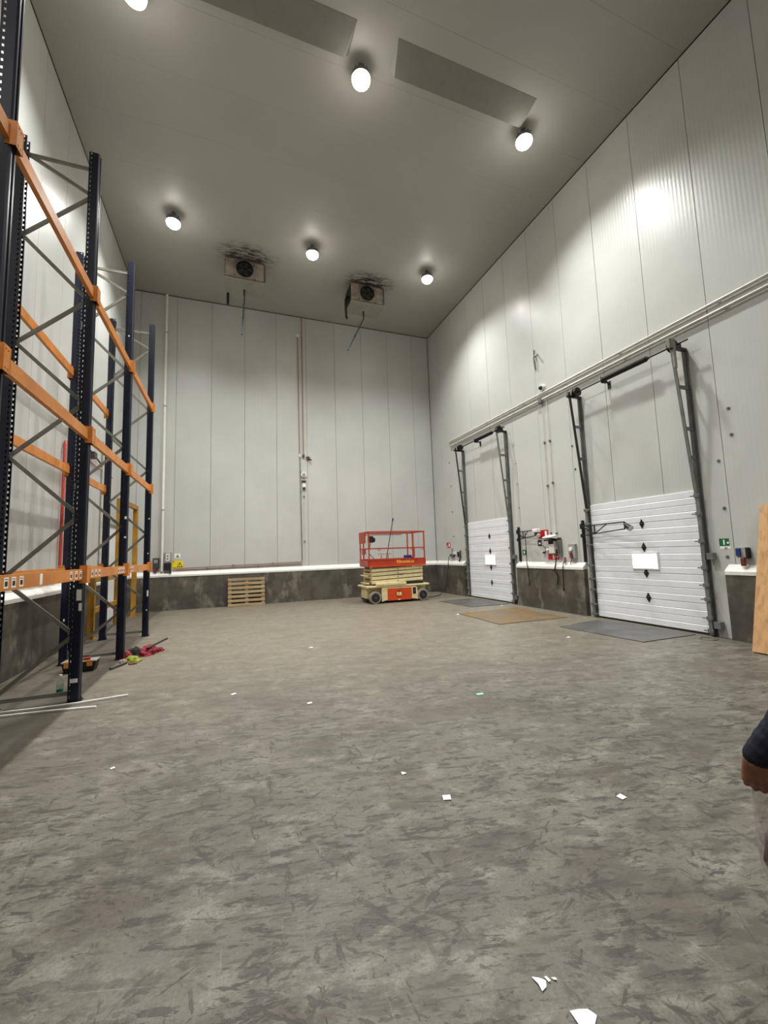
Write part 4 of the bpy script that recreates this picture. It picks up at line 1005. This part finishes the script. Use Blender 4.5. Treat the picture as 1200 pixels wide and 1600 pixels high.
paper('large torn white label at the bottom edge of the picture', [(1.105, 1.283), (1.135, 1.275), (1.165, 1.262), (1.18, 1.238), (1.145, 1.215), (1.10, 1.235)])
paper('torn white label shreds near the bottom right, largest piece', [(1.062, 1.425), (1.085, 1.41), (1.10, 1.392), (1.088, 1.376), (1.062, 1.368), (1.066, 1.392)])
paper('torn white label shred near the bottom right, middle piece', [(1.105, 1.408), (1.114, 1.405), (1.117, 1.385), (1.108, 1.386)])
paper('torn white label shred near the bottom right, smallest piece', [(1.128, 1.396), (1.142, 1.388), (1.140, 1.378), (1.13, 1.386)])
paper('tiny white scrap just past the dark plate by the near door', sq(5.62, 5.9, 0.06, 0.2, 0.7))
paper('tiny white scrap at the far door threshold', sq(7.2, 9.98, 0.07, 0.2, 0.7))
paper('pale scrap on the floor left of the rusty plate', sq(5.35, 9.25, 0.09, 0.9, 0.5))
def strip(label, pts):
    m = MB()
    for a, b in zip(pts, pts[1:]): m.bar((a[0], a[1], 0.012), (b[0], b[1], 0.012), 0.024, 0.018)
    return tag(m.build('trim_strip', M_white), label, 'trim strip', 'loose white strips on the floor')
strip('longer loose white plastic strip in front of the rack foot', [(-1.136, 5.866), (-1.644, 5.805), (-2.0, 5.80), (-2.75, 5.86)])
strip('shorter loose white plastic strip lying nearest the viewer', [(-1.382, 5.568), (-1.85, 5.645), (-2.75, 5.74)])
# tool box
t = thing('tool_box', (-2.05, 7.5, 0), 'black tool box with orange latches under the rack', 'tool box')
c0 = (-2.06, 7.52)
m = MB(); m.extrude([(c0[0]-0.20, c0[1]-0.1, 0.003), (c0[0]+0.17, c0[1]-0.1, 0.003), (c0[0]+0.20, c0[1]-0.11, 0.14), (c0[0]-0.23, c0[1]-0.11, 0.14)], (0, 0.2, 0)); m.build('tray', M_blackmat, t, bevel=0.008)
m = MB(); m.box((c0[0]-0.235, c0[1]-0.12, 0.14), (c0[0]+0.205, c0[1]+0.10, 0.162)); m.build('lid', M_greybox, t, bevel=0.008)
for dx in (-0.16, 0.12):
    m = MB(); m.box((c0[0]+dx-0.035, c0[1]-0.125, 0.08), (c0[0]+dx+0.035, c0[1]-0.112, 0.165)); m.build('latch', M_orange, t, bevel=0.004)
m = MB(); m.tube([(c0[0]-0.1, c0[1], 0.16), (c0[0]-0.09, c0[1], 0.21), (c0[0]+0.07, c0[1], 0.21), (c0[0]+0.08, c0[1], 0.16)], 0.012, 8); m.build('handle', M_blackmat, t, smooth=True)
m = MB(); m.cyl((c0[0]+0.03, c0[1]-0.07, 0.185), (c0[0]+0.12, c0[1]-0.07, 0.186), 0.02, 10); tag(m.build('tape_roll', M_liftred), 'small red tool lying on the tool box lid', 'tool')
# drinks bottle
def glassmat(name, c, alpha):
    n = NT(name); n.set(lin(c), 0.1, 0.0, 0.5); n.b.inputs['Transmission Weight'].default_value = 1.0; n.b.inputs['IOR'].default_value = 1.15
    return n.m
M_pet = glassmat('clear_plastic', (232, 238, 230), 0.3)
M_teal = paint('teal_liquid', (36, 140, 112), 0.3)
t = thing('bottle', (-1.94, 6.28, 0), 'clear plastic bottle with teal drink beside the rack foot', 'bottle')
m = MB(); lathe(m, (-1.94, 6.28, 0.001), [(0.030, 0), (0.036, 0.008), (0.036, 0.13), (0.033, 0.15), (0.022, 0.185), (0.013, 0.2), (0.013, 0.222)]); m.build('body', M_pet, t, smooth=True)
m = MB(); lathe(m, (-1.94, 6.28, 0.004), [(0.028, 0), (0.0335, 0.008), (0.0335, 0.075)]); m.build('drink', M_teal, t, smooth=True)
m = MB(); m.cyl((-1.94, 6.28, 0.224), (-1.94, 6.28, 0.245), 0.016, 14); m.build('cap', M_white, t)
m = MB(); m.ring((-1.94, 6.28, 0.11), (0, 0, 1), 0.0365, 0.0375, 0.035, 20); m.build('label_band', M_pet, t)
# heap of work clothes
def cloth_mat(name, c):
    n = NT(name); b_ = lin(c); n.set(n.mix(n.ramp(n.noise(14, 4), 0.3, 0.7), shade(b_, 0.72), shade(b_, 1.15)), 0.85); n.bump(n.noise(26, 5), 0.5, 0.012); return n.m
M_cred, M_cyel, M_cblk = cloth_mat('red_cloth', (136, 32, 46)), cloth_mat('hi_vis_cloth', (124, 132, 38)), cloth_mat('black_cloth', (34, 33, 34))
def heap(m, c, size, seed, rot=0.0, amp=0.35, n=4):
    bm = bmesh.new(); bmesh.ops.create_icosphere(bm, subdivisions=n, radius=1.0)
    R_ = Matrix.Rotation(rot, 3, 'Z'); q = []
    for v in bm.verts:
        p = v.co.copy()
        k = 1+amp*noise.noise(p*1.7+Vector((seed*3.1, 0, 0)))+amp*0.7*abs(noise.noise(p*4.0+Vector((0, seed*5.7, 0))))
        p = p*k; p.z = max(p.z, -0.25)
        q.append(R_ @ Vector((p.x*size[0], p.y*size[1], (p.z+0.25)*size[2]))+Vector(c))
    m.add(q, [tuple(v.index for v in f.verts) for f in bm.faces]); bm.free()
def garment(name, mat, label, blobs):
    m = MB()
    for b in blobs: heap(m, *b)
    return tag(m.build(name, mat, smooth=True), label, 'clothing', 'heap of work clothes')
garment('red_jacket', M_cred, 'crumpled red jacket at the right end of the clothes heap', [((-1.33, 8.30, 0.002), (0.15, 0.18, 0.10), 1, 0.3), ((-1.37, 8.20, 0.002), (0.13, 0.15, 0.085), 2, 1.0), ((-1.17, 8.42, 0.002), (0.07, 0.07, 0.05), 3)])
garment('red_sleeve', M_cred, 'red garment fold beside the rack post at the left of the heap', [((-1.56, 7.955, 0.002), (0.06, 0.075, 0.10), 4)])
garment('hi_vis_vest', M_cyel, 'yellow high visibility vest in the clothes heap', [((-1.47, 7.83, 0.002), (0.09, 0.13, 0.06), 5, 0.4), ((-1.40, 7.75, 0.002), (0.07, 0.08, 0.035), 6)])
garment('black_fleece', M_cblk, 'black garment in the middle of the clothes heap', [((-1.49, 8.09, 0.002), (0.085, 0.075, 0.12), 7)])
m = MB(); m.cyl((-1.66, 7.34, 0.02), (-1.515, 7.66, 0.022), 0.018, 10); tag(m.build('broom_handle', M_darkbox, smooth=True), 'dark stick lying in front of the clothes heap', 'stick')
m = MB(); m.cyl((-1.25, 8.20, 0.14), (-1.06, 8.52, 0.19), 0.016, 10); m.cyl((-1.31, 8.12, 0.12), (-1.25, 8.20, 0.14), 0.02, 10); tag(m.build('umbrella_handle', M_blackmat, smooth=True), 'dark stick end poking out of the red jacket', 'stick')
garment('brown_glove', cloth_mat('brown_cloth', (110, 78, 48)), 'small brown glove on the floor by the yellow vest', [((-1.42, 7.58, 0.002), (0.055, 0.04, 0.025), 8)])
garment('grey_rag', cloth_mat('grey_cloth', (140, 130, 112)), 'pale grey rag at the rack foot by the clothes heap', [((-1.585, 7.80, 0.002), (0.06, 0.06, 0.035), 9)])

# ------------------------------------------------------------------ person at the right edge (only the arm is in frame)
def capsule(m, p0, p1, r0, r1, n=14):
    p0, p1 = Vector(p0), Vector(p1); d = p1-p0; ln = d.length; d = d.normalized() if ln > 1e-6 else Vector((0, 0, 1))
    a = d.orthogonal().normalized(); b = d.cross(a); rings = []
    for k in range(5): t_ = math.pi/2*(k/5); rings.append((p0-d*r0*math.cos(t_), r0*math.sin(t_)))
    rings.append((p0, r0)); rings.append((p1, r1))
    for k in range(1, 6): t_ = math.pi/2*(k/5); rings.append((p1+d*r1*math.sin(t_), r1*math.cos(t_)))
    rings = [(c, max(r, 0.0004)) for c, r in rings]
    q = []; fs = []
    for c, r in rings:
        for i in range(n): th = 2*math.pi*i/n; q.append(c+(a*math.cos(th)+b*math.sin(th))*r)
    for k in range(len(rings)-1):
        for i in range(n): fs.append((k*n+i, k*n+(i+1) % n, (k+1)*n+(i+1) % n, (k+1)*n+i))
    fs += [tuple(range(n-1, -1, -1)), tuple(range((len(rings)-1)*n, len(rings)*n))]
    m.add(q, fs)
PC = Vector((1.91, 0.55, 0)); PF = Vector((-0.893, -0.45, 0)); PS = Vector((-0.45, 0.893, 0))   # centre, facing, the side in frame
def PP(f, l, z): return PC+PF*f+PS*l+Vector((0, 0, z))
caps = []       # (p0, p1, r0, r1, material index): 0 skin 1 jacket 2 trousers 3 boots
def cap(p0, p1, r0, r1, mi): caps.append((Vector(p0), Vector(p1), r0, r1, mi))
for s_ in (-1, 1):
    cap(PP(0, 0.075*s_, 0.98), PP(0, 0.085*s_, 1.16), 0.118, 0.115, 1); cap(PP(0, 0.085*s_, 1.16), PP(0, 0.10*s_, 1.36), 0.118, 0.105, 1)
    cap(PP(0, 0.07*s_, 0.93), PP(0, 0.075*s_, 0.98), 0.122, 0.118, 2)
    st = 0.14*s_
    cap(PP(0, 0.09*s_, 0.90), PP(0.04+st*0.6, 0.10*s_, 0.50), 0.098, 0.068, 2); cap(PP(0.04+st*0.6, 0.10*s_, 0.50), PP(-0.02+st, 0.10*s_, 0.12), 0.068, 0.056, 2)
    cap(PP(-0.03+st, 0.10*s_, 0.055), PP(0.17+st, 0.115*s_, 0.042), 0.052, 0.040, 3)
cap(PP(0, -0.14, 1.41), PP(0, 0.14, 1.41), 0.078, 0.078, 1)
cap(PP(0.01, 0, 1.44), PP(0.03, 0, 1.58), 0.058, 0.054, 0); cap(PP(0.0, 0, 1.46), PP(0.01, 0, 1.49), 0.08, 0.066, 1)
cap(PP(0.02, 0, 1.70), PP(0.05, 0, 1.685), 0.098, 0.088, 0); cap(PP(0.06, 0, 1.625), PP(0.085, 0, 1.60), 0.066, 0.044, 0)
cap(PP(0.135, 0, 1.685), PP(0.15, 0, 1.655), 0.010, 0.016, 0); cap(PP(0.115, -0.025, 1.615), PP(0.115, 0.025, 1.615), 0.016, 0.016, 0)
for s_ in (-1, 1): cap(PP(0.03, 0.092*s_, 1.67), PP(0.03, 0.094*s_, 1.70), 0.018, 0.024, 0)
# arm in frame
SH, EL, WR = Vector((1.82, 0.73, 1.41)), Vector((1.744, 0.797, 1.14)), Vector((1.680, 0.955, 0.862))
cap(SH, EL, 0.066, 0.056, 1); cap(EL, WR+Vector((0, 0, 0.012)), 0.055, 0.036, 1)
for f_, rr in ((0.2, 0.058), (0.38, 0.054), (0.52, 0.0525), (0.66, 0.049), (0.78, 0.0485), (0.9, 0.045)):
    q = EL.lerp(WR, f_); dd = (WR-EL).normalized(); cap(q-dd*0.008, q+dd*0.014, rr, rr-0.004, 1)
vd = Vector((0.866, 0.5, 0)); sr = Vector((0.5, -0.866, 0))
KN = WR+Vector((0.012, 0.006, -0.082))
cap(WR+Vector((0, 0, 0.02)), WR+Vector((0, 0, -0.015)), 0.029, 0.028, 0)
fing = ((-0.034, 0.90, 0.0085), (-0.0115, 1.0, 0.0092), (0.0115, 1.05, 0.0096), (0.034, 1.0, 0.0094))
for off, ln_, rr in fing:
    k0 = KN+sr*off+Vector((0, 0, -0.004 if abs(off) < 0.02 else 0.003))
    cap(WR+sr*off*0.55+Vector((0, 0, -0.01)), k0, 0.019, 0.0135, 0)
    a1_ = k0+Vector((0, 0, -0.027*ln_))+vd*0.016*ln_; a2_ = a1_+vd*0.026*ln_+Vector((0, 0, 0.002)); a3_ = a2_+vd*0.002+Vector((0, 0, 0.020*ln_))
    cap(k0, a1_, rr+0.0015, rr, 0); cap(a1_, a2_, rr, rr-0.0006, 0); cap(a2_, a3_, rr-0.0006, rr-0.0016, 0)
tb = WR+sr*0.024+Vector((0, 0, -0.022)); t1 = tb+sr*0.020+vd*0.012+Vector((0, 0, -0.030)); t2 = t1+vd*0.020+sr*(-0.006)+Vector((0, 0, -0.022)); t3 = t2+vd*0.012-sr*0.016+Vector((0, 0, -0.008))
cap(tb, t1, 0.015, 0.0125, 0); cap(t1, t2, 0.012, 0.0105, 0); cap(t2, t3, 0.0105, 0.009, 0)
# other arm
S2, E2, W2 = PP(0, -0.2, 1.41), PP(-0.05, -0.26, 1.13), PP(0.06, -0.27, 0.89)
cap(S2, E2, 0.066, 0.054, 1); cap(E2, W2, 0.054, 0.04, 1); cap(W2, W2+Vector((0, 0, -0.03)), 0.028, 0.028, 0)
for off in (-0.03, -0.01, 0.01, 0.03):
    k0 = W2+PF*off*0.9+Vector((0, 0, -0.10)); cap(W2+PF*off*0.5+Vector((0, 0, -0.03)), k0, 0.018, 0.0135, 0)
    k1 = k0+Vector((0, 0, -0.035))+PS*0.008; cap(k0, k1, 0.0105, 0.0095, 0); cap(k1, k1+Vector((0, 0, -0.025))+PS*0.02, 0.0095, 0.008, 0)
cap(W2+PF*0.025+Vector((0, 0, -0.04)), W2+PF*0.055+Vector((0, 0, -0.085)), 0.014, 0.011, 0); cap(W2+PF*0.055+Vector((0, 0, -0.085)), W2+PF*0.06+PS*0.01+Vector((0, 0, -0.115)), 0.011, 0.009, 0)
mbody = MB()
for c in caps: capsule(mbody, *c[:4])
tmp = mbody.build('tmp_body', M_black)
md = tmp.modifiers.new('r', 'REMESH'); md.mode = 'VOXEL'; md.voxel_size = 0.0045
md = tmp.modifiers.new('s', 'SMOOTH'); md.factor = 0.5; md.iterations = 3
bpy.context.view_layer.update()
bme_ = bpy.data.meshes.new_from_object(tmp.evaluated_get(bpy.context.evaluated_depsgraph_get()))
bpy.data.objects.remove(tmp)
import numpy as np
M_skin = cloth_mat('skin', (150, 98, 74)); M_skin.node_tree.nodes['Principled BSDF'].inputs['Roughness'].default_value = 0.5
M_jacket = cloth_mat('navy_jacket', (11, 15, 36)); M_trous = cloth_mat('dark_trousers', (40, 40, 46))
cen = np.zeros(len(bme_.polygons)*3); bme_.polygons.foreach_get('center', cen); cen = cen.reshape(-1, 3)
best = np.full(len(cen), 1e9); mi_ = np.zeros(len(cen), dtype=np.int32)
for p0, p1, r0, r1, mi in caps:
    a_ = np.array(p0); d_ = np.array(p1)-a_; L2 = (d_*d_).sum()+1e-12
    tt = np.clip(((cen-a_)@d_)/L2, 0, 1)
    ds = np.linalg.norm(cen-a_-tt[:, None]*d_, axis=1)-(r0+(r1-r0)*tt)
    k = ds < best; best[k] = ds[k]; mi_[k] = mi
bme_.materials.clear()
for q in (M_skin, M_jacket, M_trous, M_black): bme_.materials.append(q)
bme_.polygons.foreach_set('material_index', mi_); bme_.polygons.foreach_set('use_smooth', np.ones(len(cen), dtype=bool))
bme_.transform(Matrix.Translation(-PC)); bme_.update(); bme_.name = 'body'
per = thing('person', PC, 'person in a navy jacket at the right edge, hand gripping a plastic bag', 'person')
bo_ = bpy.data.objects.new('body', bme_); col.objects.link(bo_); bo_.parent = per
m = MB(); heap(m, PP(0.005, 0, 1.69), (0.107, 0.107, 0.10), 11, 0, 0.08, 3); m.build('hair', M_cblk, per, smooth=True)
for s_ in (-1, 1):
    m = MB(); m.sphere(PP(0.128, 0.032*s_, 1.688), 0.012); m.build('eye', M_blackmat, per, smooth=True)
# bag in the hand
def film():
    n = NT('plastic_film'); n.set(lin((196, 186, 184)), 0.25, 0.0, 0.5)
    n.link(n.ramp(n.noise(22, 4, 0.6), 0.35, 0.7, 0.12, 0.55), n.b.inputs['Alpha']); n.bump(n.noise(30, 4), 0.6, 0.01); return n.m
bag = thing('plastic_bag', (1.78, 0.97, 0.4), 'crumpled clear plastic bag with maroon contents held in the hand', 'bag')
def sack(prof, seed, amp, n=28):
    m = MB(); q = []; fs = []
    for k, (x, y, z, r) in enumerate(prof):
        for i in range(n):
            a = 2*math.pi*i/n; w_ = 1+amp*noise.noise(Vector((math.cos(a)*1.6+seed, math.sin(a)*1.6, z*9)))+amp*0.5*math.sin(a*5+seed+z*8)
            q.append((x+r*w_*math.cos(a), y+r*w_*math.sin(a), z))
    for k in range(len(prof)-1):
        for i in range(n): fs.append((k*n+i, k*n+(i+1) % n, (k+1)*n+(i+1) % n, (k+1)*n+i))
    fs += [tuple(range(n-1, -1, -1)), tuple(range((len(prof)-1)*n, len(prof)*n))]
    m.add(q, fs); return m
hx, hy = KN.x+vd.x*0.016, KN.y+vd.y*0.016
sack([(hx, hy, 0.80, 0.014), (hx, hy, 0.772, 0.022), (1.745, 0.975, 0.74, 0.034), (1.765, 0.972, 0.68, 0.05), (1.785, 0.968, 0.60, 0.066), (1.80, 0.965, 0.50, 0.076), (1.81, 0.96, 0.42, 0.066), (1.815, 0.955, 0.39, 0.03)], 2.0, 0.22).build('film', film(), bag, smooth=True)
sack([(1.80, 0.962, 0.60, 0.03), (1.80, 0.962, 0.57, 0.045), (1.808, 0.96, 0.48, 0.06), (1.812, 0.958, 0.42, 0.045), (1.815, 0.955, 0.40, 0.02)], 5.0, 0.25).build('contents', cloth_mat('maroon_cloth', (82, 34, 44)), bag, smooth=True)
